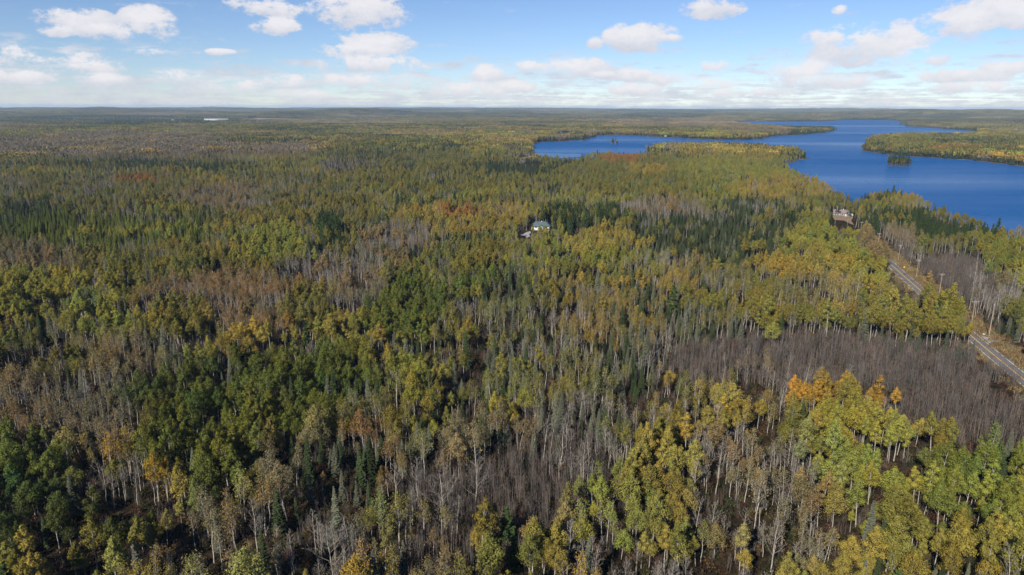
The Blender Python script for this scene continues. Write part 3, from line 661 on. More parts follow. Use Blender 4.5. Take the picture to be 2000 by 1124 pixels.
# ------------------------------------------------------------------ where which trees grow: photo regions traced onto the ground
GRN, LIME, GOLD, TAN, ORG, OLV, DRK, RUST = map(np.array, ((.080, .098, .020), (.208, .206, .040), (.265, .202, .044), (.190, .143, .072), (.27, .13, .036), (.155, .144, .034), (.036, .058, .018), (.13, .05, .03)))
KINDS = ['aspen', 'birch', 'bare', 'spruce', 'pine', 'thicket']
def wts(A=0, S=0, B=0, Cn=0, P=0, T=0): return np.array([A, S, B, Cn, P, T], float)
BASE_W, BASE_T = wts(.34, .24, .10, .2, .03, .14), OLV
ZONES = [  # cx, cy, rx, ry, weights, colour of the broadleaves
    (1000, 235, 1200, 24, wts(.3, .1, .1, .45, 0, .1), OLV), (300, 285, 420, 26, wts(.25, .5, .15, .1, 0, .1), TAN), (250, 320, 240, 10, wts(.1, .05, 0, .85), OLV), (560, 268, 160, 14, wts(.2, .3, .05, .45), OLV),
    (680, 322, 65, 14, wts(.05, .1, .3, .05, 0, .5), TAN), (760, 290, 160, 26, wts(.25, .1, .05, .6), OLV), (250, 365, 330, 26, wts(.35, .3, .2, .15), OLV), (260, 350, 45, 7, wts(1), ORG), (420, 355, 60, 6, wts(1), GOLD),
    (220, 450, 210, 36, wts(.12, .04, .02, .85), LIME), (60, 430, 90, 40, wts(.05, 0, 0, .95), GRN), (480, 385, 170, 24, wts(.25, .3, .35, .1), TAN), (620, 400, 140, 40, wts(.45, .2, .15, .2), OLV),
    (880, 340, 200, 36, wts(.5, .1, .05, .35), OLV), (1040, 325, 110, 18, wts(.1, 0, 0, .9), OLV), (1250, 345, 190, 40, wts(.62, .14, .04, .18), OLV), (1215, 308, 45, 8, wts(1), ORG), (1265, 330, 45, 10, wts(1), GOLD),
    (1450, 330, 140, 36, wts(.68, .2, .04, .08), LIME), (1430, 295, 120, 14, wts(.6, .1, 0, .3), GOLD), (1540, 365, 120, 22, wts(.7, .2, .1), GOLD), (880, 430, 130, 30, wts(.62, .16, .08, .14), GOLD), (900, 415, 45, 12, wts(1), ORG), (990, 412, 45, 22, wts(.5, .5), GOLD),
    (1135, 425, 90, 26, wts(.35, .1, 0, .3, .25), OLV), (1290, 405, 90, 20, wts(.2, .2, .35, .2, 0, .2), TAN), (1370, 455, 190, 46, wts(.05, .03, .04, .88), OLV), (1480, 410, 100, 26, wts(.08, .05, .1, .75), OLV), (1440, 500, 90, 40, wts(.12, .1, .05, .73), OLV),
    (1180, 470, 90, 26, wts(.85, .15), GOLD), (1230, 510, 100, 36, wts(.75, .15, .05, .05), LIME), (520, 470, 80, 40, wts(.92, 0, .03, .05), LIME), (640, 450, 24, 26, wts(.1, 0, 0, .2, .7), OLV), (680, 525, 110, 36, wts(.1, .25, .45, .1, 0, .2), TAN),
    (780, 475, 80, 40, wts(.25, .3, .3, .1), TAN), (900, 500, 100, 40, wts(.5, .2, .1, .2), OLV), (120, 580, 130, 60, wts(.8, .12, .03, .05), LIME), (60, 500, 130, 30, wts(.35, .4, .15, .1), TAN), (300, 510, 160, 40, wts(.6, .25, .05, .1), OLV),
    (460, 590, 210, 58, wts(.06, .62, .22, .02, 0, .10), TAN * np.array([1.15, .95, .8])), (600, 605, 55, 50, wts(.9, .1), OLV), (355, 620, 60, 40, wts(.9, .1), OLV), (790, 600, 90, 76, wts(.92, 0, 0, .08), GRN * 1.15), (960, 560, 80, 50, wts(.5, .15, .05, .3), GRN * 1.3),
    (700, 560, 50, 36, wts(.1, .3, .4, .1, 0, .2), TAN), (1040, 650, 210, 100, wts(.16, .24, .08, .48, 0, .12), OLV), (1230, 610, 170, 90, wts(.20, .28, .10, .40, 0, .08), GOLD * .8), (1560, 560, 150, 70, wts(.60, .32, .06, .02), GOLD), (1640, 470, 110, 36, wts(.92, .08), LIME), (1700, 520, 50, 40, wts(.9, .1), LIME),
    (1480, 590, 120, 60, wts(.3, .3, .2, .2), OLV), (1780, 590, 80, 32, wts(.8, .2), GOLD), (1790, 640, 110, 36, wts(.72, 0, 0, .28), OLV), (1830, 672, 110, 34, wts(.3, 0, 0, .7), OLV),
    (1380, 640, 110, 50, wts(.1, .2, .2, .45, 0, .1), OLV),
    (160, 760, 220, 110, wts(.14, .62, .14, .05, 0, .05), TAN * .95), (90, 690, 120, 40, wts(.4, .45, .1, .05), OLV), (480, 760, 240, 80, wts(.92, .02, 0, .06), GRN), (390, 870, 140, 80, wts(.92, .03, 0, .05), GRN * 1.1), (640, 740, 110, 60, wts(.95, 0, 0, .05), GRN * 1.1), (790, 745, 55, 60, wts(.96, .04), LIME * .85),
    (60, 900, 100, 60, wts(.9, .1), GRN * 1.2), (120, 1010, 200, 80, wts(.75, .05, 0, .20), DRK), (170, 1090, 80, 40, wts(1), OLV * 1.2), (80, 1070, 30, 40, wts(1), GOLD), (270, 950, 80, 40, wts(.4, .4, .2), GOLD * .7), (590, 930, 110, 100, wts(.06, .25, .12, .37, 0, .2), TAN), (440, 1050, 150, 80, wts(.12, .35, .1, .25, 0, .25), TAN),
    (700, 900, 100, 70, wts(.05, .5, .15, .2, 0, .2), TAN * np.array([1.1, .85, .6])), (640, 1070, 110, 70, wts(0, .08, .5, .08, 0, .4), TAN), (880, 950, 110, 70, wts(0, .05, .45, .03, 0, .6), TAN), (960, 860, 120, 60, wts(.05, .4, .25, .15, 0, .2), TAN), (1020, 960, 120, 90, wts(0, .05, .1, .02, 0, .85), TAN), (850, 1080, 110, 60, wts(0, .1, .25, .15, 0, .55), TAN), (1130, 850, 130, 80, wts(0, .12, .3, .12, 0, .5), TAN),
    (1160, 760, 140, 60, wts(.04, .28, .25, .30, 0, .15), OLV), (1250, 850, 80, 80, wts(.1, .45, .25, .15), OLV),
    (1650, 710, 330, 60, wts(0, 0, .10, .01, 0, .95), TAN), (1850, 780, 240, 80, wts(0, 0, .08, 0, 0, .97), TAN), (1410, 695, 120, 38, wts(.02, .08, .12, .08, 0, .8), TAN),
    (1440, 800, 90, 70, wts(.55, .35, .1), GOLD), (1290, 960, 90, 110, wts(.56, .34, .06, .04), GOLD * .92), (1170, 1010, 70, 60, wts(.35, .35, .1, .05, 0, .2), LIME), (1480, 960, 150, 120, wts(.04, .22, .70, .02, 0, .05), TAN), (1400, 880, 60, 40, wts(.1, .2, .7), TAN), (1600, 860, 60, 40, wts(.1, .1, .7, .1), TAN),
    (1660, 765, 135, 20, wts(1), GOLD * np.array([1.15, .9, .7])), (1700, 880, 140, 80, wts(.97, .03), LIME * 1.1), (1640, 820, 50, 40, wts(.9, .1), LIME), (1910, 950, 110, 80, wts(.80, .06, .04, .10), GRN * 1.5), (1830, 870, 60, 40, wts(.9, .1), OLV), (1640, 1060, 90, 50, wts(.55, .25, .2), GOLD * .85), (1560, 1040, 60, 60, wts(.1, .3, .6), TAN),
    (1850, 1070, 160, 70, wts(.18, .44, .34, .04), OLV * 1.15), (1760, 1000, 60, 50, wts(.5, .2, .2, .1), OLV), (1400, 1090, 80, 40, wts(.5, .4, .1), GOLD * .8),
    (1830, 440, 150, 24, wts(.02, 0, 0, .08, .9), OLV), (1760, 415, 60, 22, wts(.1, 0, 0, 0, .9), OLV), (1745, 470, 60, 34, wts(.12, .62, .25), TAN), (1780, 385, 90, 16, wts(.4, .5, .1), GOLD), (1900, 415, 90, 18, wts(.85, .15), OLV), (1960, 490, 80, 36, wts(.85, .1, 0, .05), LIME * .8), (1850, 545, 95, 46, wts(0, .02, .06, .01, 0, .95), TAN), (1950, 570, 60, 40, wts(.1, .1, .2, .2, 0, .5), TAN), (1740, 495, 40, 20, wts(0, .1, .1, 0, 0, .8), TAN),
    (1980, 640, 50, 60, wts(.5, .15, .05, .3), OLV), (1700, 375, 50, 16, wts(.1, 0, 0, .1, .8), OLV), (1850, 280, 190, 16, wts(.5, .05, 0, .2, .25), OLV), (1860, 288, 55, 6, wts(.8, 0, 0, .2), ORG * .45 + OLV * .5), (1540, 250, 90, 8, wts(.3, 0, 0, .4, .3), OLV), (1470, 252, 80, 8, wts(.6, .3, 0, .1), TAN), (1290, 226, 90, 6, wts(0, 0, 0, 1), OLV), (1330, 240, 150, 10, wts(.3, .5, .1, .1), TAN), (200, 235, 240, 10, wts(.15, 0, 0, .85), OLV),
]
def site(x, y, z):
    """species weights and broadleaf colour for trees with crowns centred at these points"""
    u, v, _ = project(x, y, z)
    sc = np.clip((v - 205) / 260, .12, 1)
    u = u + (fbm(x / 26, y / 26, 31) - .5) * 56 * sc; v = v + (fbm(x / 26, y / 26, 47) - .5) * 26 * sc
    w = np.repeat(BASE_W[None], len(x), 0); tcol = np.repeat(BASE_T[None], len(x), 0)
    mott = fbm(x / 45, y / 45, 61); tcol = tcol * (1 - sstep(.50, .60, mott))[:, None] + GOLD * sstep(.50, .60, mott)[:, None]; mot2 = fbm(x / 60, y / 60, 63); tcol = tcol * (1 - sstep(.54, .62, mot2))[:, None] + LIME * sstep(.54, .62, mot2)[:, None]
    for (cx, cy_, rx, ry, ww, cc) in ZONES:
        q = np.hypot((u - cx) / rx, (v - cy_) / ry); f = (1 - sstep(.78, 1.12, q))[:, None]
        w = w * (1 - f) + ww / ww.sum() * f; tcol = tcol * (1 - f * .88) + cc * f * .88
    return w, tcol
# views that the photograph keeps open: road, houses, poles, clearings (photo boxes x0, y0, x1, y1 and how far away they are)
OPEN = [((1936, 668), (2003, 762)), ((1918, 655), (1950, 700)), ((1737, 509), (1756, 528)), ((1746, 520), (1776, 548)), ((1766, 538), (1803, 568)), ((1036, 431), (1076, 440)), ((1014, 452), (1034, 464)), ((1624, 404), (1666, 440)), ((1672, 434), (1686, 446)), ((1710, 460), (1720, 470)), ((1748, 487), (1760, 500)),
        ((1787, 517), (1798, 532)), ((1833, 551), (1842, 566)), ((1894, 596), (1910, 626)), ((1926, 592), (1944, 660)), ((1015, 300), (1052, 319))]
OPEN_D = []
for a, b in OPEN:
    p = at((a[0] + b[0]) / 2, b[1]); OPEN_D.append((a[0], a[1], b[0], b[1], np.hypot(*p)))
def blocked(x, y, z, H, half):
    """true where a tree would stand before one of those views, or on the road, a yard or the water"""
    u, vt, d = project(x, y, z + H); _, vb, _ = project(x, y, z + H * .25); hw = half / d * FPX * .8
    r = np.hypot(x, y); out = np.zeros(len(x), bool)
    for (a0, b0, a1, b1, dd) in OPEN_D:
        out |= (u + hw > a0) & (u - hw < a1) & (vt < b1) & (vb > b0) & (r < dd + 3)
    off = road_pos(x, y); near = r < 1300
    out |= near & (off > -5.8) & (off < 13)
    for (c, rr) in YARDS: out |= np.hypot(x - c[0], y - c[1]) < rr
    return out
H1 = at_ground(1056, 449); H2 = at_ground(1645, 421)
WH = [at_ground(416, 236.0), at_ground(437, 236.5), at_ground(530, 229.0)]
YARDS = [(H1, 13), (at_ground(1025, 458), 11), (H2, 17), (at_ground(1640, 430), 18), (at_ground(1650, 437), 14)] + [(w_, 130) for w_ in WH] + [(at_ground(1030, 310), 55)]

# ------------------------------------------------------------------ candidate trees out to 1.9 km
def jgrid(r0_, r1, step, half=47, g=rng):
    n = int(r1 * math.sin(R(half)) / step) + 1
    xs = np.arange(-n, n + 1) * step; ys = np.arange(0, int(r1 / step) + 1) * step
    X, Y = np.meshgrid(xs, ys); X = X.ravel() + g.uniform(-.46, .46, X.size) * step; Y = Y.ravel() + g.uniform(-.46, .46, Y.size) * step
    r = np.hypot(X, Y); m_ = (r >= r0_) & (r < r1) & (np.abs(X) < np.tan(R(half)) * Y + 25)
    return X[m_], Y[m_]
x1_, y1_ = jgrid(70, 520, 3.75); x2_, y2_ = jgrid(520, 1000, 4.2); x3_, y3_ = jgrid(1000, 1700, 5.2, 41)
ix_, iy_ = [], []
for (c, ea, eb, h_) in ISLES:                                     # the islands are thickly wooded
    k = max(8, int(ea * eb * 3.14 / 22)); q_ = np.sqrt(rng.random(k)) * .95; a_ = rng.uniform(0, 6.283, k); ix_.append(c[0] + np.cos(a_) * q_ * ea); iy_.append(c[1] + np.sin(a_) * q_ * eb)
for off_ in (-6.6, -9.5, -12.5):
    P_ = resample(RL + RS * off_, 3.2); P_ = P_ + rng.normal(size=P_.shape) * .7; ix_.append(P_[:, 0]); iy_.append(P_[:, 1])
X, Y = np.concatenate([x1_, x2_, x3_] + ix_), np.concatenate([y1_, y2_, y3_] + iy_)
LD = lake_d(X, Y); k_ = LD > 2.5; X, Y, LD = X[k_], Y[k_], LD[k_]
Z = height(X, Y, LD)
w, tc_ = site(X, Y, Z + 9.5)
score = np.log(w / w.sum(1, keepdims=True) + 1e-3)              # neighbours tend to be of one kind: stands and clones
for k in range(6): score[:, k] += (fbm(X / 24, Y / 24, 300 + k * 7) - .5) * 7.5 + rng.gumbel(0, .55, len(X))
pick = score.argmax(1)
wb = site(X, Y, Z + 3)[0]; wb = wb[:, 5] / wb.sum(1)             # no tall trees on the thicket ground
gap = fbm(X / 14, Y / 14, 77)
keep = (gap < .63) & (rng.random(len(X)) > sstep(.35, .75, wb) * .97) & (rng.random(len(X)) < np.where(pick == 5, 0, np.where(pick == 2, .95, np.where(pick == 0, .74, .84))))
on_isle = np.zeros(len(X), bool)
for (c, ea, eb, h_) in ISLES: on_isle |= np.hypot(X - c[0], Y - c[1]) < ea * 1.6
pick = np.where(on_isle, np.where(rng.random(len(X)) < .6, 4, 0), pick)
hedge = road_pos(X, Y); hedge = (hedge > -14) & (hedge < -5.5) & (Y > 330) & (Y < 900)
pick = np.where(hedge & (pick != 3), 0, pick)
nP = np.array([len(HIDDEN[k]['parts']) for k in KINDS]); idx = rng.integers(0, 1000, len(X)) % np.where(pick == 2, 5, nP[pick])
base_H = np.array([HIDDEN[KINDS[k]]['H'][i] for k, i in zip(pick, idx)])
scl = rng.normal(1.0, .19, len(X)).clip(.55, 1.5) * (.90 + .25 * fbm(X / 90, Y / 90, 13))
scl = scl * .76 * (1 - .15 * (1 - sstep(30, 90, LD)))
scl = np.where(pick == 3, scl * rng.uniform(.7, 1.18, len(X)), scl)
uu_, vv_, _ = project(X, Y, Z + 9)
scl = np.where(on_isle, scl * 1.25, scl); scl = np.where((pick == 4) & (uu_ > 1640) & (vv_ > 345) & (vv_ < 480), scl * .68, scl)
keep |= (on_isle | hedge) & (pick < 5); scl = np.where(hedge & (pick == 0), scl * 1.2, scl)
ht = base_H * scl
half = np.array([3.0, 3.0, 3.0, 1.8, 4.5, 1.8])[pick] * scl
keep &= ~blocked(X, Y, Z, ht, half)
X, Y, Z, pick, idx, scl, ht, half, tc_ = (a[keep] for a in (X, Y, Z, pick, idx, scl, ht, half, tc_))
n = len(X)
tint = tc_ * rng.normal(1, .12, (n, 1)).clip(.6, 1.5) * (.78 + .44 * fbm(X / 13, Y / 13, 201))[:, None]
hue = (rng.normal(0, .09, n) + (fbm(X / 17, Y / 17, 205) - .5) * .9)[:, None]; tint = tint * (1 + hue * np.array([[.8, .15, -.4]]))
con = np.array([[.040, .054, .024]]) * rng.normal(1, .2, (n, 1)).clip(.6, 1.6)
pal = rng.random(n)[:, None]; con = np.where(pal < np.where(project(X, Y, Z + 6)[1] > 530, .5, .1)[:, None], np.array([[.092, .098, .068]]) * rng.uniform(.8, 1.3, (n, 1)), con)
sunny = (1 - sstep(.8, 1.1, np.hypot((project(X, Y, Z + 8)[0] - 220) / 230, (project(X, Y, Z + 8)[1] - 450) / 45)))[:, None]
con = con * (1 - sunny) + np.array([[.085, .105, .020]]) * rng.normal(1, .2, (n, 1)) * sunny  # sunlit yellow-green of this spruce stand, put into the needle colour
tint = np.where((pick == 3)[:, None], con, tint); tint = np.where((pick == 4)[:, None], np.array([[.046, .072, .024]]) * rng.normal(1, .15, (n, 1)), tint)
rot = rng.uniform(0, 6.283, n); tilt = rng.normal(0, .035, (n, 2)) * np.where(pick >= 3, .35, 1.3)[:, None]

# single trees that stand out in the photo: kind, foot pixel, height, colour
SOLO = [('pine', 1312, 632, 25, None), ('pine', 648, 470, 24, None), ('pine', 966, 584, 22, None), ('pine', 990, 1085, 17, None), ('spruce', 1003, 1120, 15, (.05, .08, .025)), ('spruce', 512, 935, 16, (.07, .08, .06)), ('bare', 868, 1030, 21, 5), ('bare', 650, 1140, 20, 6), ('bare', 930, 1000, 19, 5),
        ('bare', 1360, 900, 15, 6), ('bare', 1130, 840, 17, 6), ('spruce', 1882, 597, 8, (.10, .12, .02)), ('spruce', 1900, 594, 10, (.04, .09, .02)), ('pine', 1949, -448, 26, None), ('pine', 1690, -382, 18, None), ('pine', 1745, -375, 24, None), ('pine', 1733, -376, 20, None), ('pine', 1760, -378, 19, None), ('spruce', 270, 1118, 13, (.10, .105, .085)), ('spruce', 1595, 1118, 14, (.11, .11, .08)),
        ('spruce', 1790, 696, 15, (.075, .085, .06)), ('spruce', 1757, 690, 13, (.07, .085, .05)), ('spruce', 1868, 712, 14, (.075, .085, .06)), ('spruce', 1882, 716, 13, (.07, .08, .055)), ('spruce', 1897, 704, 12, (.07, .08, .06)), ('spruce', 1884, 665, 15, (.07, .08, .06)), ('spruce', 1720, 668, 11, (.07, .08, .055)), ('aspen', 1360, 905, 12, None), ('spruce', 1845, 690, 15, (.07, .08, .055)), ('spruce', 1812, 668, 15, (.06, .075, .045)), ('spruce', 1780, 672, 14, (.06, .075, .045))]
ex = [[] for _ in range(9)]
for (kk, px, py, H, cc) in SOLO:
    if kk == 'aspen': continue
    p = at_ground(px, py) if py > 0 else at_ground(px, -py, 12); k = KINDS.index(kk)      # a negative row: where the canopy round it is seen
    i_ = int(rng.integers(0, nP[k])) if kk != 'bare' else cc
    H = H * .85; s_ = H / HIDDEN[kk]['H'][i_]
    tv = np.array(cc) if isinstance(cc, tuple) else np.array([.045, .075, .024])
    for lst, val in zip(ex, (p[0], p[1], p[2], k, i_, s_, H, {'pine': 4.5, 'spruce': 1.8, 'bare': 4}[kk] * s_, tv)): lst.append(val)
far_enough = np.ones(n, bool)
for xx, yy, hh in zip(ex[0], ex[1], ex[7]): far_enough &= np.hypot(X - xx, Y - yy) > hh * .9
X, Y, Z, pick, idx, scl, ht, half, tint, rot, tilt = (a[far_enough] for a in (X, Y, Z, pick, idx, scl, ht, half, tint, rot, tilt))
X, Y, Z, pick, idx, scl, ht, half = (np.concatenate([a, np.array(b, a.dtype)]) for a, b in zip((X, Y, Z, pick, idx, scl, ht, half), ex[:8]))
tint = np.vstack([tint, ex[8]]); rot = np.concatenate([rot, rng.uniform(0, 6, len(ex[0]))]); tilt = np.vstack([tilt, np.zeros((len(ex[0]), 2))])
n = len(X)

# ------------------------------------------------------------------ which trees show largest: a coarse picture of who covers whom
u, vt, dd = project(X, Y, Z + ht); ub, vb, _ = project(X, Y, Z)
rr_ = np.hypot(X, Y); order = np.argsort(-rr_); order = order[rr_[order] < 900]
buf = np.full((562, 1000), -1, np.int32)
low = np.array([.36, .36, .3, .04, .25, 0])[pick]
cz0 = vt + (vb - vt) * (1 - low)
hwp = half / dd * FPX
for q in order:
    a, b_, c_, d_ = int((u[q] - hwp[q]) / 2), int((u[q] + hwp[q]) / 2) + 1, int(vt[q] / 2), int(cz0[q] / 2) + 1
    if b_ <= 0 or a >= 1000 or d_ <= 0 or c_ >= 562: continue
    a, b_, c_, d_ = max(a, 0), min(b_, 1000), max(c_, 0), min(d_, 562)
    if pick[q] in (1, 2): buf[c_:d_:2, a:b_:2] = q
    elif pick[q] == 3:
        mid = (a + b_) // 2; h2 = (c_ + d_) // 2; buf[h2:d_, a:b_] = q; buf[c_:h2, max(a, mid - max(1, (b_ - a) // 4)):mid + max(1, (b_ - a) // 4)] = q
    else: buf[c_:d_, a:b_] = q
cnt = np.bincount(buf[buf >= 0], minlength=n)
single = np.zeros(n, bool)
for k in range(5):
    c = np.where(pick == k)[0]; c = c[np.argsort(-cnt[c])][:290]; c = c[cnt[c] >= 14]; single[c] = True

NAMES = ['aspen_tree', 'birch_tree', 'bare_tree', 'spruce_tree', 'pine_tree']
CATS = ['aspen', 'birch', 'bare tree', 'spruce', 'pine']
GROUPS = ['leafy aspens of the near forest', 'thin-leaved birches of the near forest', 'leafless trees of the near forest', 'spruces of the near forest', 'tall pines rising from the forest']
def colour_word(c):
    r_, g_ = c[0], c[1]; k = r_ / g_
    if k > 2.1: return 'orange'
    if k > 1.45: return 'tan' if c[2] / r_ > .18 else 'golden'
    if k > 1.08: return 'yellow-olive'
    if k > .85: return 'yellow-green'
    return 'green' if g_ > .075 else 'dark green'
def conifer_word(c): return 'grey-green' if c[2] / c[1] > .6 else ('bright green' if c[1] > .07 else 'dark green')
ONES = 'zero one two three four five six seven eight nine ten eleven twelve thirteen fourteen fifteen sixteen seventeen eighteen nineteen'.split()
TENS = '- - twenty thirty forty fifty sixty seventy eighty ninety'.split()
def spoken(n):
    n = int(min(max(n, 0), 99))
    return ONES[n] if n < 20 else TENS[n // 10] + ('-' + ONES[n % 10] if n % 10 else '')
used = set()
hmed = [np.median(ht[(pick == k) & single]) if ((pick == k) & single).any() else 1 for k in range(5)]
for q in np.where(single)[0]:
    k = int(pick[q]); root = empty(NAMES[k], (X[q], Y[q], Z[q] - .15), 0)
    root.rotation_euler = (tilt[q, 0], tilt[q, 1], rot[q]); root.scale = (scl[q],) * 3
    for nm, me in HIDDEN[KINDS[k]]['parts'][idx[q]].items():
        o = bpy.data.objects.new(nm, me); COL.objects.link(o); o.parent = root
        if nm == 'crown': o['tint'] = [float(a) for a in tint[q]]
    ux, vy, _ = project(X[q], Y[q], Z[q] + ht[q] * .65)
    size = 'tall' if ht[q] > hmed[k] * 1.1 else ('small' if ht[q] < hmed[k] * .88 else 'middling')
    what = ['%s %s leafy aspen on a pale trunk', '%s %s thin-leaved birch on a pale trunk', '%s %sleafless grey tree with bare twigs', '%s %s narrow pointed spruce', '%s %s broad layered pine'][k]
    cw = '' if k == 2 else (colour_word(tint[q]) if k < 2 else conifer_word(tint[q]))
    pu, pv = min(max(ux / 20, 0), 100), min(max(vy / 11.24, 0), 100)
    what = ' '.join((what % (size, cw)).split())
    for a_, b_ in ((0, 0), (1, 0), (0, 1), (1, 1), (-1, 0), (0, -1), (2, 0), (0, 2), (2, 1), (1, 2)):
        lab = what + ', %s percent across, %s percent down' % (spoken(round(pu) + a_), spoken(round(pv) + b_))
        if lab not in used: break
    used.add(lab); tag(root, lab, CATS[k], GROUPS[k])
MASSN = [('aspen_wood', 'continuous canopy of leafy aspens behind the nearest trees'), ('birch_wood', 'mass of thin-leaved tan birches behind the nearest trees'), ('bare_wood', 'mass of leafless grey trees behind the nearest ones'), ('spruce_wood', 'dense dark mass of spruces behind the nearest ones'), ('pine_wood', 'dark pines massed beyond the nearest ones')]
for k in range(5):
    s = (pick == k) & ~single
    if s.any(): mass(MASSN[k][0], KINDS[k], np.stack([X, Y, Z - .15], 1)[s], idx[s], scl[s], rot[s], tint[s], MASSN[k][1], tilt[s])

# ------------------------------------------------------------------ thickets, brush, verge grass
tx, ty = jgrid(70, 1100, 3.1, 46)
ld = lake_d(tx, ty); k_ = ld > 3; tx, ty, ld = tx[k_], ty[k_], ld[k_]; tz = height(tx, ty, ld)
w, tcc = site(tx, ty, tz + 5)
pT = w[:, 5] / w.sum(1)
k_ = (rng.random(len(tx)) < np.clip(pT * 1.15 + .24, 0, 1) * np.where(np.hypot(tx, ty) > 700, .7, 1)); tx, ty, tz, pT = tx[k_], ty[k_], tz[k_], pT[k_]
ts = rng.uniform(.6, 1.1, len(tx)) * np.where(pT > .4, .9, .55)
k_ = ~blocked(tx, ty, tz, 8.5 * ts, ts * 1.8); tx, ty, tz, ts = tx[k_], ty[k_], tz[k_], ts[k_]
nT = len(tx)
ttint = np.array([[.104, .088, .080]]) * rng.normal(1, .16, (nT, 1)).clip(.6, 1.5) * (1 + rng.normal(0, .06, (nT, 1)) * np.array([[1, 0, -.5]]))
mass('leafless_thicket', 'thicket', np.stack([tx, ty, tz - .1], 1), rng.integers(0, 6, nT), np.stack([ts, ts, ts * rng.uniform(.85, 1.2, nT)], 1), rng.uniform(0, 6.28, nT), ttint, 'dense grey-brown thicket of leafless saplings')
sx_, sy_ = jgrid(70, 700, 3.3, 46)
ld = lake_d(sx_, sy_); k_ = (ld > 2) & (rng.random(len(sx_)) < .92); sx_, sy_, ld = sx_[k_], sy_[k_], ld[k_]; sz_ = height(sx_, sy_, ld)
k_ = ~blocked(sx_, sy_, sz_, np.full(len(sx_), 2.), np.full(len(sx_), 1.)); sx_, sy_, sz_ = sx_[k_], sy_[k_], sz_[k_]
nS = len(sx_); pc = np.array([(.055, .038, .025), (.045, .043, .018), (.075, .048, .024), (.065, .036, .028), (.034, .038, .017), (.08, .066, .032)])
mass('undergrowth', 'shrub', np.stack([sx_, sy_, sz_ - .1], 1), rng.integers(0, 5, nS), rng.uniform(.6, 1.3, nS), rng.uniform(0, 6.28, nS), pc[rng.integers(0, 6, nS)] * rng.normal(1, .2, (nS, 1)).clip(.5, 1.5), 'low brown and olive brush under the trees')
ki = rng.integers(0, len(RL), 5200); off = np.where(rng.random(5200) < .8, rng.uniform(5, 15, 5200), rng.uniform(-8, -4.8, 5200))
gp = RL[ki] + RS[ki] * off[:, None] + rng.normal(size=(5200, 2)) * 1.5; gzz = RZ[ki] - .4
gcol = np.array([(.20, .145, .075), (.16, .105, .055), (.19, .165, .08), (.13, .085, .05)])
mass('verge_grass', 'tuft', np.column_stack([gp, gzz]), rng.integers(0, 4, 5200), rng.uniform(.8, 1.7, 5200), rng.uniform(0, 6.28, 5200), gcol[rng.integers(0, 4, 5200)] * rng.normal(1, .15, (5200, 1)), 'tan and rusty dry grass along the road')

# ------------------------------------------------------------------ far woods
fx, fy = jgrid(1700, 4200, 23, 41)
ld = lake_d(fx, fy); k_ = ld > 9; fx, fy, ld = fx[k_], fy[k_], ld[k_]; fz = height(fx, fy, ld)
w, tcc = site(fx, fy, fz + 12); w = w / w.sum(1, keepdims=True)
conf = w[:, 3] + w[:, 4] + rng.normal(0, .12, len(fx)) + (fbm(fx / 130, fy / 130, 91) - .5) * 1.5; br_ = w[:, 1] + w[:, 2] + w[:, 5] + rng.normal(0, .1, len(fx)) + (fbm(fx / 170, fy / 170, 93) - .5) * 1.1
ii = np.where(conf > .72, 5, np.where(conf > .5, 4, np.where(conf > .32, np.where(br_ > .4, 3, 2), np.where(br_ > .62, 7, np.where(br_ > .5, 6, np.where(br_ > .3, 1, 0))))))
k_ = ~blocked(fx, fy, fz, np.full(len(fx), 18.), np.full(len(fx), 8.)); fx, fy, fz, ii, tcc, br_ = (a[k_] for a in (fx, fy, fz, ii, tcc, br_))
strk = fbm(fx / 320, fy / 260, 96)[:, None]; tcc = tcc * (1 - sstep(.52, .64, strk)) + (TAN * .55 + GOLD * .45) * sstep(.52, .64, strk)
tt = tcc * rng.normal(.95, .16, (len(fx), 1)).clip(.5, 1.5) * (1 + rng.normal(0, .14, (len(fx), 1)) * np.array([[.8, .1, -.3]]))
tt = np.where((ii >= 6)[:, None], np.array([[.175, .140, .098]]) * rng.normal(1, .15, (len(fx), 1)), tt)
mass('far_forest', 'stand', np.stack([fx, fy, fz - .3], 1), ii, np.column_stack([np.ones(len(fx)), np.ones(len(fx)), rng.uniform(.8, 1.2, len(fx))]), rng.integers(0, 4, len(fx)) * math.pi / 2 + rng.normal(0, .1, len(fx)), tt, 'autumn forest receding towards the horizon')
gx_, gy_ = jgrid(4200, 17000, 86, 40)
ld = lake_d(gx_, gy_); k_ = ld > 30; gx_, gy_, ld = gx_[k_], gy_[k_], ld[k_]
k_ = np.ones(len(gx_), bool)
FIELDS = [at_ground(545, 232), at_ground(700, 229), at_ground(720, 228), at_ground(660, 228), at_ground(390, 236)]
for f_, (a_, b_) in zip(FIELDS, ((300, 260), (330, 300), (300, 300), (200, 200), (260, 200))): k_ &= np.hypot((gx_ - f_[0]) / a_, (gy_ - f_[1]) / b_) > 1
FARH = [at_ground(266, 233), at_ground(338, 236), at_ground(810, 222), at_ground(905, 228)]
for w_ in FARH: k_ &= ~((np.abs(gx_ - w_[0]) < 80) & (gy_ > w_[1] - 480) & (gy_ < w_[1] + 60))
for w_ in WH: k_ &= ~((np.abs(gx_ - w_[0]) < 150) & (gy_ > w_[1] - 620) & (gy_ < w_[1] + 120))
gx_, gy_, ld = gx_[k_], gy_[k_], ld[k_]; gz_ = height(gx_, gy_, ld)
w, tcc = site(gx_, gy_, gz_ + 12); w = w / w.sum(1, keepdims=True)
conf = w[:, 3] + w[:, 4] + (fbm(gx_ / 420, gy_ / 420, 95) - .5) * 1.5
ii = np.where(conf > .8, 3, np.where(conf > .5, 2, np.where(conf > .25, 1, 0)))
tt = (tcc * .6 + TAN * .4) * rng.normal(.85, .18, (len(gx_), 1)).clip(.5, 1.4) * (1 + rng.normal(0, .12, (len(gx_), 1)) * np.array([[.8, .1, -.3]]))
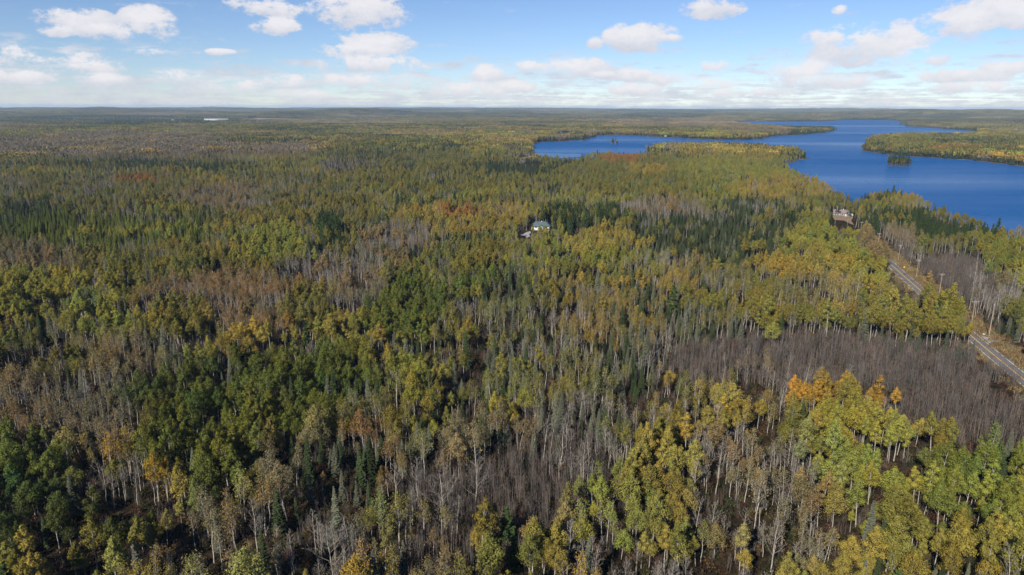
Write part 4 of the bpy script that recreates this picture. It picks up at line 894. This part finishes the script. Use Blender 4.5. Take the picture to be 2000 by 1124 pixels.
tt = tt * (.62 + .85 * fbm(gx_ / 900, gy_ / 420, 98))[:, None]; young = sstep(.60, .66, fbm(gx_ / 700, gy_ / 500, 99))[:, None]; tt = tt * (1 - young) + np.array([[.23, .185, .115]]) * young
mass('horizon_forest', 'wood', np.stack([gx_, gy_, gz_ - 1], 1), ii, np.column_stack([np.ones(len(gx_)), np.ones(len(gx_)), rng.uniform(.7, 1.35, len(gx_))]), rng.integers(0, 4, len(gx_)) * math.pi / 2, tt, 'hazy forest along the horizon')

# ------------------------------------------------------------------ fields, marsh, drives
FIELD = simple('stubble_field', (.20, .145, .10), (.30, .225, .155), .01, .95)
for f_, (a_, b_), lab in zip(FIELDS[:4], ((260, 230), (280, 260), (250, 250), (160, 160)), ('pale brown gravel clearing beside the far white sheds', 'tan stubble field among far woods', 'tan stubble field below the horizon', 'narrow pale clearing in far woods')):
    th = np.arange(28) / 28 * 6.283; rr2 = 1 + .18 * np.sin(th * 3 + a_) + .1 * np.sin(th * 5)
    px_, py_ = f_[0] + np.cos(th) * a_ * rr2, f_[1] + np.sin(th) * b_ * rr2
    V = np.vstack([np.column_stack([px_, py_, height(px_, py_) + 2.0]), [[f_[0], f_[1], f_[2] + 2.5]]])
    tag(MB().add(V, [np.array([[i, (i + 1) % 28, 28] for i in range(28)])]).build('field', FIELD), lab, kind='structure')
patch('drive', ((1016, 460), (1027, 455.5), (1036, 452), (1037, 456), (1033, 459), (1036, 463), (1029, 466), (1024, 462)), GRAV, 'grey gravel drive before the house with the teal roof', .3)
patch('yard', ((1624, 421), (1632, 418), (1665, 417), (1668, 424), (1662, 432), (1668, 441), (1659, 438), (1648, 432), (1630, 431)), DIRT, 'bare brown dirt yard before the long low house', .5)
patch('drive', ((1915.5, 660), (1933, 662), (1951, 669), (1945, 671.5), (1932, 673.5)), GRAV, 'gravel apron joining the road by the white roadside box', .75)
patch('track', ((1752, 519.5), (1764, 509), (1790, 500), (1804, 494), (1806, 496), (1792, 503), (1770, 512), (1760, 521)), VERGE, 'rusty grass track leading off the road into the brush', .55)
MARSH = simple('marsh', (.15, .095, .055), (.30, .225, .14), .05, .95)
def flat(name, pts, z, m, label):
    P = [tuple(at(px, py, z)) + (z,) for px, py in pts]
    return tag(MB().add(P, [np.array([list(range(len(P)))])]).build(name, m), label, kind='structure')
flat('marsh', ((1010, 303), (1022, 299.5), (1036, 297.5), (1050, 300.5), (1057, 303.5), (1048, 307), (1040, 312), (1030, 317), (1020, 320), (1013, 319), (1016, 311)), LAKE_Z + .9, MARSH, 'tan reedy marsh at the end of the western lake arm')
mc, t = mat('calm_water'); b = N(t, 'ShaderNodeBsdfPrincipled'); b.inputs['Base Color'].default_value = (.03, .10, .23, 1); b.inputs['Roughness'].default_value = .32; b.inputs['IOR'].default_value = 1.33
o_ = N(t, 'ShaderNodeOutputMaterial'); t.links.new(b.outputs[0], o_.inputs[0])
flat('stream', ((1020, 318), (1027, 314), (1034, 311), (1041, 308.5), (1043, 309.5), (1035, 313), (1030, 316), (1023, 319)), LAKE_Z + 1.0, mc, 'pale winding stream through the marsh')
flat('sheen', ((1046, 299), (1060, 299.2), (1072, 300.2), (1088, 300.0), (1102, 301.0), (1118, 300.4), (1134, 301.2), (1140, 306), (1100, 309), (1060, 309)), LAKE_Z + .03, mc, 'pale patch of sky sheen on calm water before the low spruces')  # calm lake strip as its own sheet, reflected sky put into its paler colour
# ------------------------------------------------------------------ buildings
WWALL = simple('white_siding', (.50, .50, .49), (.58, .58, .57), .7, .6)
TEAL = simple('teal_roof', (.055, .085, .095), (.085, .125, .135), .6, .5)
GROOF = simple('grey_brown_shingles', (.15, .115, .11), (.21, .17, .165), .6, .85)
GLASS = simple('dark_glass', (.012, .014, .018), (.025, .03, .035), .5, .15, spec=.5)
CONC = simple('concrete', (.33, .32, .30), (.42, .41, .39), .6, .9)
WOODG = simple('weathered_wood', (.17, .145, .12), (.27, .235, .2), 1.5, .9)
METAL = simple('galvanised_metal', (.45, .46, .47), (.55, .56, .57), 2, .45, metal=.6)
DOOR = simple('grey_door', (.10, .10, .11), (.15, .15, .16), 1, .6)
def hip(x0, x1, y0, y1, z0, z1, inset, th=.28):
    m = MB(); ym = (y0 + y1) / 2
    m.add([(x0, y0, z0), (x1, y0, z0), (x1, y1, z0), (x0, y1, z0), (x0 + inset, ym, z1), (x1 - inset, ym, z1), (x0, y0, z0 - th), (x1, y0, z0 - th), (x1, y1, z0 - th), (x0, y1, z0 - th)],
          [np.array([[0, 1, 5, 4], [2, 3, 4, 5], [6, 7, 1, 0], [7, 8, 2, 1], [8, 9, 3, 2], [9, 6, 0, 3], [9, 8, 7, 6]]), np.array([[1, 2, 5], [3, 0, 4]])]); return m
def gable_front(x0, x1, y0, y1, z0, z1, th=.25):
    """ridge along y"""
    m = MB(); xm = (x0 + x1) / 2
    v = [(x0, y0, z0), (xm, y0, z1), (x1, y0, z0), (x0, y1, z0), (xm, y1, z1), (x1, y1, z0)]; v += [(a, b, c - th) for a, b, c in v]
    m.add(v, [np.array([[0, 1, 4, 3], [1, 2, 5, 4], [6, 9, 10, 7], [7, 10, 11, 8], [0, 6, 7, 1], [1, 7, 8, 2], [3, 4, 10, 9], [4, 5, 11, 10], [0, 3, 9, 6], [2, 8, 11, 5]])]); return m
def gable_wall(x0, x1, y0, y1, z0, z1, zr):
    m = MB(); xm = (x0 + x1) / 2
    m.add([(x0, y0, z0), (x1, y0, z0), (x1, y0, z1), (xm, y0, zr), (x0, y0, z1), (x0, y1, z0), (x1, y1, z0), (x1, y1, z1), (xm, y1, zr), (x0, y1, z1)],
          [np.array([[0, 1, 2, 3, 4], [9, 8, 7, 6, 5]]), np.array([[0, 4, 9, 5], [1, 6, 7, 2]])]); return m
def gable_side(x0, x1, y0, y1, z0, z1, th=.25):
    """ridge along x"""
    m = MB(); ym = (y0 + y1) / 2
    v = [(x0, y0, z0), (x0, ym, z1), (x0, y1, z0), (x1, y0, z0), (x1, ym, z1), (x1, y1, z0)]; v += [(a, b, c - th) for a, b, c in v]
    m.add(v, [np.array([[0, 3, 4, 1], [1, 4, 5, 2], [6, 7, 10, 9], [7, 8, 11, 10], [0, 1, 7, 6], [1, 2, 8, 7], [3, 9, 10, 4], [4, 10, 11, 5], [0, 6, 9, 3], [2, 5, 11, 8]])]); return m
def window(parent, x0, x1, z0, z1, y, side='front'):
    f = MB(); p = MB(); t_ = .12
    if side == 'front':
        for a in ((x0 - t_, x1 + t_, z0 - t_, z0), (x0 - t_, x1 + t_, z1, z1 + t_), (x0 - t_, x0, z0, z1), (x1, x1 + t_, z0, z1)): f.box(a[0], a[1], y - .1, y - .005, a[2], a[3])
        p.box(x0 + .01, x1 - .01, y - .04, y - .01, z0 + .01, z1 - .01)
    else:                                                     # the wall x = y, facing -x; x0..x1 run along y
        for a in ((x0 - t_, x1 + t_, z0 - t_, z0), (x0 - t_, x1 + t_, z1, z1 + t_), (x0 - t_, x0, z0, z1), (x1, x1 + t_, z0, z1)): f.box(y - .1, y - .005, a[0], a[1], a[2], a[3])
        p.box(y - .04, y - .01, x0 + .01, x1 - .01, z0 + .01, z1 - .01)
    fo = f.build('window', WWALL, parent); p.build('pane', GLASS, fo)
# the white house with the teal roof
h1 = tag(empty('house', tuple(H1 - [0, 0, .2]), R(-8)), 'white two-storey house with teal hip roof in the middle of the woods', 'house')
MB().box(-9.6, 9.6, -4.6, 5.6, 0, 4.6).build('wall', WWALL, h1)
rf = hip(-10.6, 10.6, -5.7, 6.7, 4.75, 9.0, 5.0).build('roof', TEAL, h1)
gable_wall(-1.6, 3.4, -8.4, -4.61, 0, 4.2, 5.7).build('wall', WWALL, h1); gable_front(-2.2, 4.0, -9.0, -2.6, 4.25, 6.15).build('roof', TEAL, h1)
MB().box(.6, 1.3, .2, .9, 7.2, 9.6).build('chimney', WWALL, rf)
MB().tube([(-4.2, .8, 7.4), (-4.2, .8, 9.9)], .14, 8).build('vent_pipe', METAL, rf); MB().tube([(.2, -1.4, 7.4), (.2, -1.4, 9.0)], .14, 8).build('vent_pipe', METAL, rf)
for a in ((-8.6, -6.6, 2.9, 4.2), (-5.6, -3.6, 2.9, 4.2), (5.2, 7.2, 2.9, 4.2), (-8.6, -6.6, .7, 2.0), (5.4, 8.2, .3, 2.1)): window(h1, *a, -4.6)
for a in ((-.4, .5, 2.6, 3.8), (1.3, 2.2, 2.6, 3.8)): window(h1, *a, -8.4)
for a in ((-3.0, -1.4, 2.8, 4.2), (1.2, 2.8, 2.8, 4.2)): window(h1, *a, -9.6, 'side')
dk = MB().box(4.0, 9.6, -7.6, -4.62, 2.55, 2.75).build('deck', WOODG, h1)
for x in (4.2, 6.8, 9.4): MB().box(x - .1, x + .1, -7.5, -7.3, 0, 3.7).build('post', WWALL, dk)
MB().box(4.0, 9.6, -7.5, -7.4, 3.6, 3.72).build('rail', WWALL, dk)
h1.scale = (.86,) * 3
# the long low house
h2 = tag(empty('house', tuple(H2 - [0, 0, .1]), R(-16)), 'long low white house with grey-brown roof beside the dirt yard', 'house')
MB().box(-10, 4, -3.8, 5.2, 0, 2.6).build('wall', WWALL, h2)
rf = gable_side(-10.7, 6.0, -4.8, 6.2, 2.7, 7.0).build('roof', GROOF, h2)
gable_wall(1.8, 10.2, -7.6, 4.0, 0, 2.9, 5.6).build('wall', WWALL, h2); gable_front(1.1, 10.9, -8.0, 4.6, 2.75, 5.95).build('roof', GROOF, h2)
gd = MB().box(5.2, 9.4, -7.72, -7.61, .05, 2.4).build('garage_door', DOOR, h2)
for z in (.6, 1.2, 1.8): MB().box(5.2, 9.4, -7.76, -7.725, z, z + .05).build('panel_rib', CONC, gd)
MB().box(.2, .9, .3, 1.0, 5.8, 8.0).build('chimney', WWALL, rf)
for a in ((-9, -7.4, 1.1, 2.4), (-6.2, -4.6, 1.1, 2.4), (-1.4, .4, 1.1, 2.4)): window(h2, *a, -3.8)
MB().box(-3.4, -2.4, -3.9, -3.81, .1, 2.2).build('door', DOOR, h2); window(h2, 3.0, 4.2, 1.1, 2.3, -7.6)
h2.scale = (.88,) * 3
# the parked car in the yard
def wheel_mb(x, y):
    m = MB(); th = np.arange(14) / 14 * 6.283
    a = np.column_stack([x + np.cos(th) * .33, np.full(14, y - .11), .33 + np.sin(th) * .33]); b = a + [0, .22, 0]
    return m.add(np.vstack([a, b]), [np.array([[i, (i + 1) % 14, 14 + (i + 1) % 14, 14 + i] for i in range(14)]), np.array([list(range(14))[::-1]]), np.array([list(range(14, 28))])])
cpos = at_ground(1654, 424.5)
car = tag(empty('car', (cpos[0], cpos[1], cpos[2] + .5), R(15)), 'white car parked in the dirt yard before the garage', 'car')
prof = [(-2.2, .3), (2.2, .3), (2.25, .75), (1.2, .92), (.55, 1.42), (-1.2, 1.46), (-1.95, .98), (-2.25, .9)]
bd = MB(); k = len(prof)
bd.add([(x, y, z) for y, s_ in ((-.88, 1), (.88, 1)) for x, z in prof], [np.array([[i, (i + 1) % k, k + (i + 1) % k, k + i] for i in range(k)])[:, ::-1], np.array([list(range(k))]), np.array([list(range(k, 2 * k))[::-1]])])
bd.build('body', WWALL, car)
MB().box(-1.1, .45, -.90, -.885, .98, 1.36).build('side_window', GLASS, car); MB().box(-1.1, .45, .885, .90, .98, 1.36).build('side_window', GLASS, car)
MB().quads([[(1.17, -.75, .96), (1.17, .75, .96), (.60, .7, 1.40), (.60, -.7, 1.40)]]).build('windscreen', GLASS, car)
RUB = simple('rubber', (.015, .015, .015), (.03, .03, .03), 2, .9)
for x in (-1.4, 1.4):
    for y in (-.82, .82): wheel_mb(x, y).build('wheel', RUB, car)
# far sheds
def shed(p, w, d, h, label, rz=0, doors=3):
    o = tag(empty('shed', tuple(np.array(p) - [0, 0, .5]), rz), label, 'shed', None)
    MB().box(-w / 2, w / 2, -d / 2, d / 2, 0, h).build('wall', WWALL, o); gable_side(-w / 2 - 1, w / 2 + 1, -d / 2 - 1, d / 2 + 1, h + .05, h + d * .09, .5).build('roof', METAL, o)
    for i in range(doors):
        x = (i + .5) / doors * w - w / 2; MB().box(x - 2.5, x + 2.5, -d / 2 - .2, -d / 2 - .01, .2, h * .55).build('door', DOOR, o)
    return o
shed(WH[0], 118, 45, 13, 'longer white shed, low and wide, in far woods below the horizon', R(10), 5)
shed(WH[1], 66, 40, 14, 'shorter white shed just beside the longest far shed', R(10), 3)
shed(at_ground(517, 228.3), 30, 24, 12, 'small white barn above the pale far clearing', R(5), 1)
shed(at_ground(526, 228.3), 46, 24, 11, 'white barn beside the smallest barn above the far clearing', R(5), 2)
def cottage(p, w, h, label, rz):
    o = tag(empty('cottage', tuple(np.array(p) + [0, 0, 0]), rz), label, 'cottage', None)
    gable_wall(-w / 2, w / 2, -5, 5, -2, h, h + 2.6).build('wall', WWALL, o); gable_front(-w / 2 - .6, w / 2 + .6, -5.6, 5.6, h - .1, h + 3.0).build('roof', GROOF, o)
    for x in (-w / 4, w / 4):
        f = MB().box(x - 1, x + 1, -5.12, -5.01, 1.2, 3).build('window', GLASS, o)
    return o
for (px, py, w_, lab) in ((1548, 236.6, 18, 'tiny white cottage on the far lake shore, first from the peninsula side'), (1556, 236.4, 14, 'tiny white cottage on the far lake shore, second from the peninsula side'), (1606, 236.4, 16, 'tiny white cottage on the far shore where the lake narrows'), (1299, 267.2, 8, 'small white boathouse at the water edge of the western arm'), (1430, 236, 15, 'tiny white cottage behind the far wooded peninsula')):
    p = at(px, py, LAKE_Z + 1); cottage((p[0], p[1], max(ground(p[0], p[1]), LAKE_Z + .4)), w_, 4.5, lab, 0)
for w_, lab in zip(FARH, ('tiny white far house, first of four among hazy woods at far west', 'tiny white far house between the western one and the long sheds', 'tiny pale far house near the horizon beyond the tan field', 'tiny white far house in the woods left of the mast')): cottage(w_, 22, 6, lab, 0)
def dock(px, py, ln, rz, label):
    p = at(px, py, LAKE_Z); o = tag(empty('dock', (p[0], p[1], LAKE_Z), rz), label, 'dock')
    for i in range(int(ln / .9)): MB().box(-1.1, 1.1, i * .9, i * .9 + .82, .55, .68).build('plank', CONC, o)
    for y in (.4, ln / 2, ln - .6):
        for x in (-1, 1): MB().box(x - .1, x + .1, y - .1, y + .1, -1.5, .54).build('post', WOODG, o)
dock(1884, 313, 16, R(60), 'pale wooden dock on the wooded point with orange trees')
dock(1284, 296, 18, R(-80), 'pale dock at the tip of the near wooded peninsula')
dock(1561, 312, 14, R(-70), 'short pale dock beside the eastern tip of the near peninsula')
# ------------------------------------------------------------------ roadside
POLEW = simple('pole_wood', (.22, .17, .13), (.33, .27, .215), .8, .9); INS = simple('insulator', (.3, .32, .33), (.5, .5, .5), 2, .3)
def road_dir(p):
    k = np.argmin(np.hypot(RL[:, 0] - p[0], RL[:, 1] - p[1])); return math.atan2(RS[k, 1], RS[k, 0])
ords = ['nearest the tall bare pole', 'second along from the tall bare pole', 'third along, beside the yellow sign', 'fourth along, at the grassy track', 'fifth along, among the birches', 'farthest along, below the long low house']
for (px, py, h_), od in zip(((1897, 634, 13.0), (1834, 575, 13), (1789, 543, 12.5), (1754, 511, 12.5), (1714, 484, 12), (1680, 459, 12)), ords):
    p = at_ground(px, py); o = tag(empty('utility_pole', tuple(p), road_dir(p)), 'wooden utility pole with crossarm, ' + od, 'utility pole', 'utility poles along the road')
    MB().tube([(0, 0, -.3), (0, 0, h_)], [.20, .14], 8).build('mast', POLEW, o)
    ca_ = MB().box(-1.5, 1.5, -.22, -.10, h_ - .75, h_ - .55).build('crossarm', POLEW, o)
    for x in (-1.35, -.5, .5, 1.35): MB().tube([(x, -.16, h_ - .55), (x, -.16, h_ - .25)], [.08, .05], 6).build('insulator', INS, ca_)
    MB().box(-.9, .9, -.20, -.14, h_ - 1.25, h_ - 1.19).build('brace', METAL, o)
p = at_ground(1930.6, 660); o = tag(empty('utility_pole', tuple(p), road_dir(p)), 'tall brown pole without crossarm at the gravel apron', 'utility pole', 'utility poles along the road')
MB().tube([(0, 0, -.3), (0, 0, 17.5)], [.26, .15], 8).build('mast', POLEW, o); MB().tube([(.0, -.2, 16.4), (0, -.2, 17.2)], .12, 6).build('insulator', INS, o)
YS = simple('yellow_sign', (.75, .50, .015), (.82, .56, .02), 2, .5)
p = at_ground(1765, 528); o = tag(empty('road_sign', tuple(p), R(18)), 'yellow diamond warning sign beside the road', 'road sign')
MB().tube([(0, 0, 0), (0, 0, 2.6)], .05, 6).build('post', METAL, o)
MB().add([(0, -.09, 1.35), (.8, -.09, 2.15), (0, -.09, 2.95), (-.8, -.09, 2.15), (0, -.06, 1.35), (.8, -.06, 2.15), (0, -.06, 2.95), (-.8, -.06, 2.15)], [np.array([[0, 1, 2, 3], [7, 6, 5, 4], [0, 4, 5, 1], [1, 5, 6, 2], [2, 6, 7, 3], [3, 7, 4, 0]])]).build('panel', YS, o)
p = at_ground(1921, 658); o = tag(empty('roadside_box', tuple(p), R(20)), 'small white box on a post beside the gravel apron', 'mailbox')
MB().box(-.07, .07, -.07, .07, 0, 1.05).build('post', WOODG, o); gable_wall(-.32, .32, -.45, .45, 1.06, 1.45, 1.72).build('box', WWALL, o)
# faint mast on the skyline
p = at_ground(958, 222); o = tag(empty('radio_mast', tuple(p)), 'thin lattice radio mast on the far skyline', 'radio mast')
for a in range(3):
    t0 = a * 2.094; MB().tube([(math.cos(t0) * 1.6, math.sin(t0) * 1.6, 0), (math.cos(t0) * .7, math.sin(t0) * .7, 72)], .16, 4).build('leg', METAL, o)
br2 = MB()
for i in range(18):
    z = i * 4; q = 1.6 - .9 * z / 72; q2 = 1.6 - .9 * (z + 4) / 72
    for a in range(3): br2.tube([(math.cos(a * 2.094) * q, math.sin(a * 2.094) * q, z), (math.cos((a + 1) * 2.094) * q2, math.sin((a + 1) * 2.094) * q2, z + 4)], .08, 3, cap=False)
tag(br2.build('bracing', METAL, o), kind='stuff')

# ------------------------------------------------------------------ haze: one even box of air round everything
m, t = mat('haze'); pv = N(t, 'ShaderNodeVolumePrincipled'); pv.inputs['Color'].default_value = (.50, .73, 1.0, 1); pv.inputs['Density'].default_value = 4.0e-5; pv.inputs['Anisotropy'].default_value = 0
o_ = N(t, 'ShaderNodeOutputMaterial'); t.links.new(pv.outputs[0], o_.inputs['Volume'])
tag(MB().box(-24000, 24000, -24000, 24000, -12, 128).build('haze', m), 'thin blue haze over the whole landscape', kind='stuff')
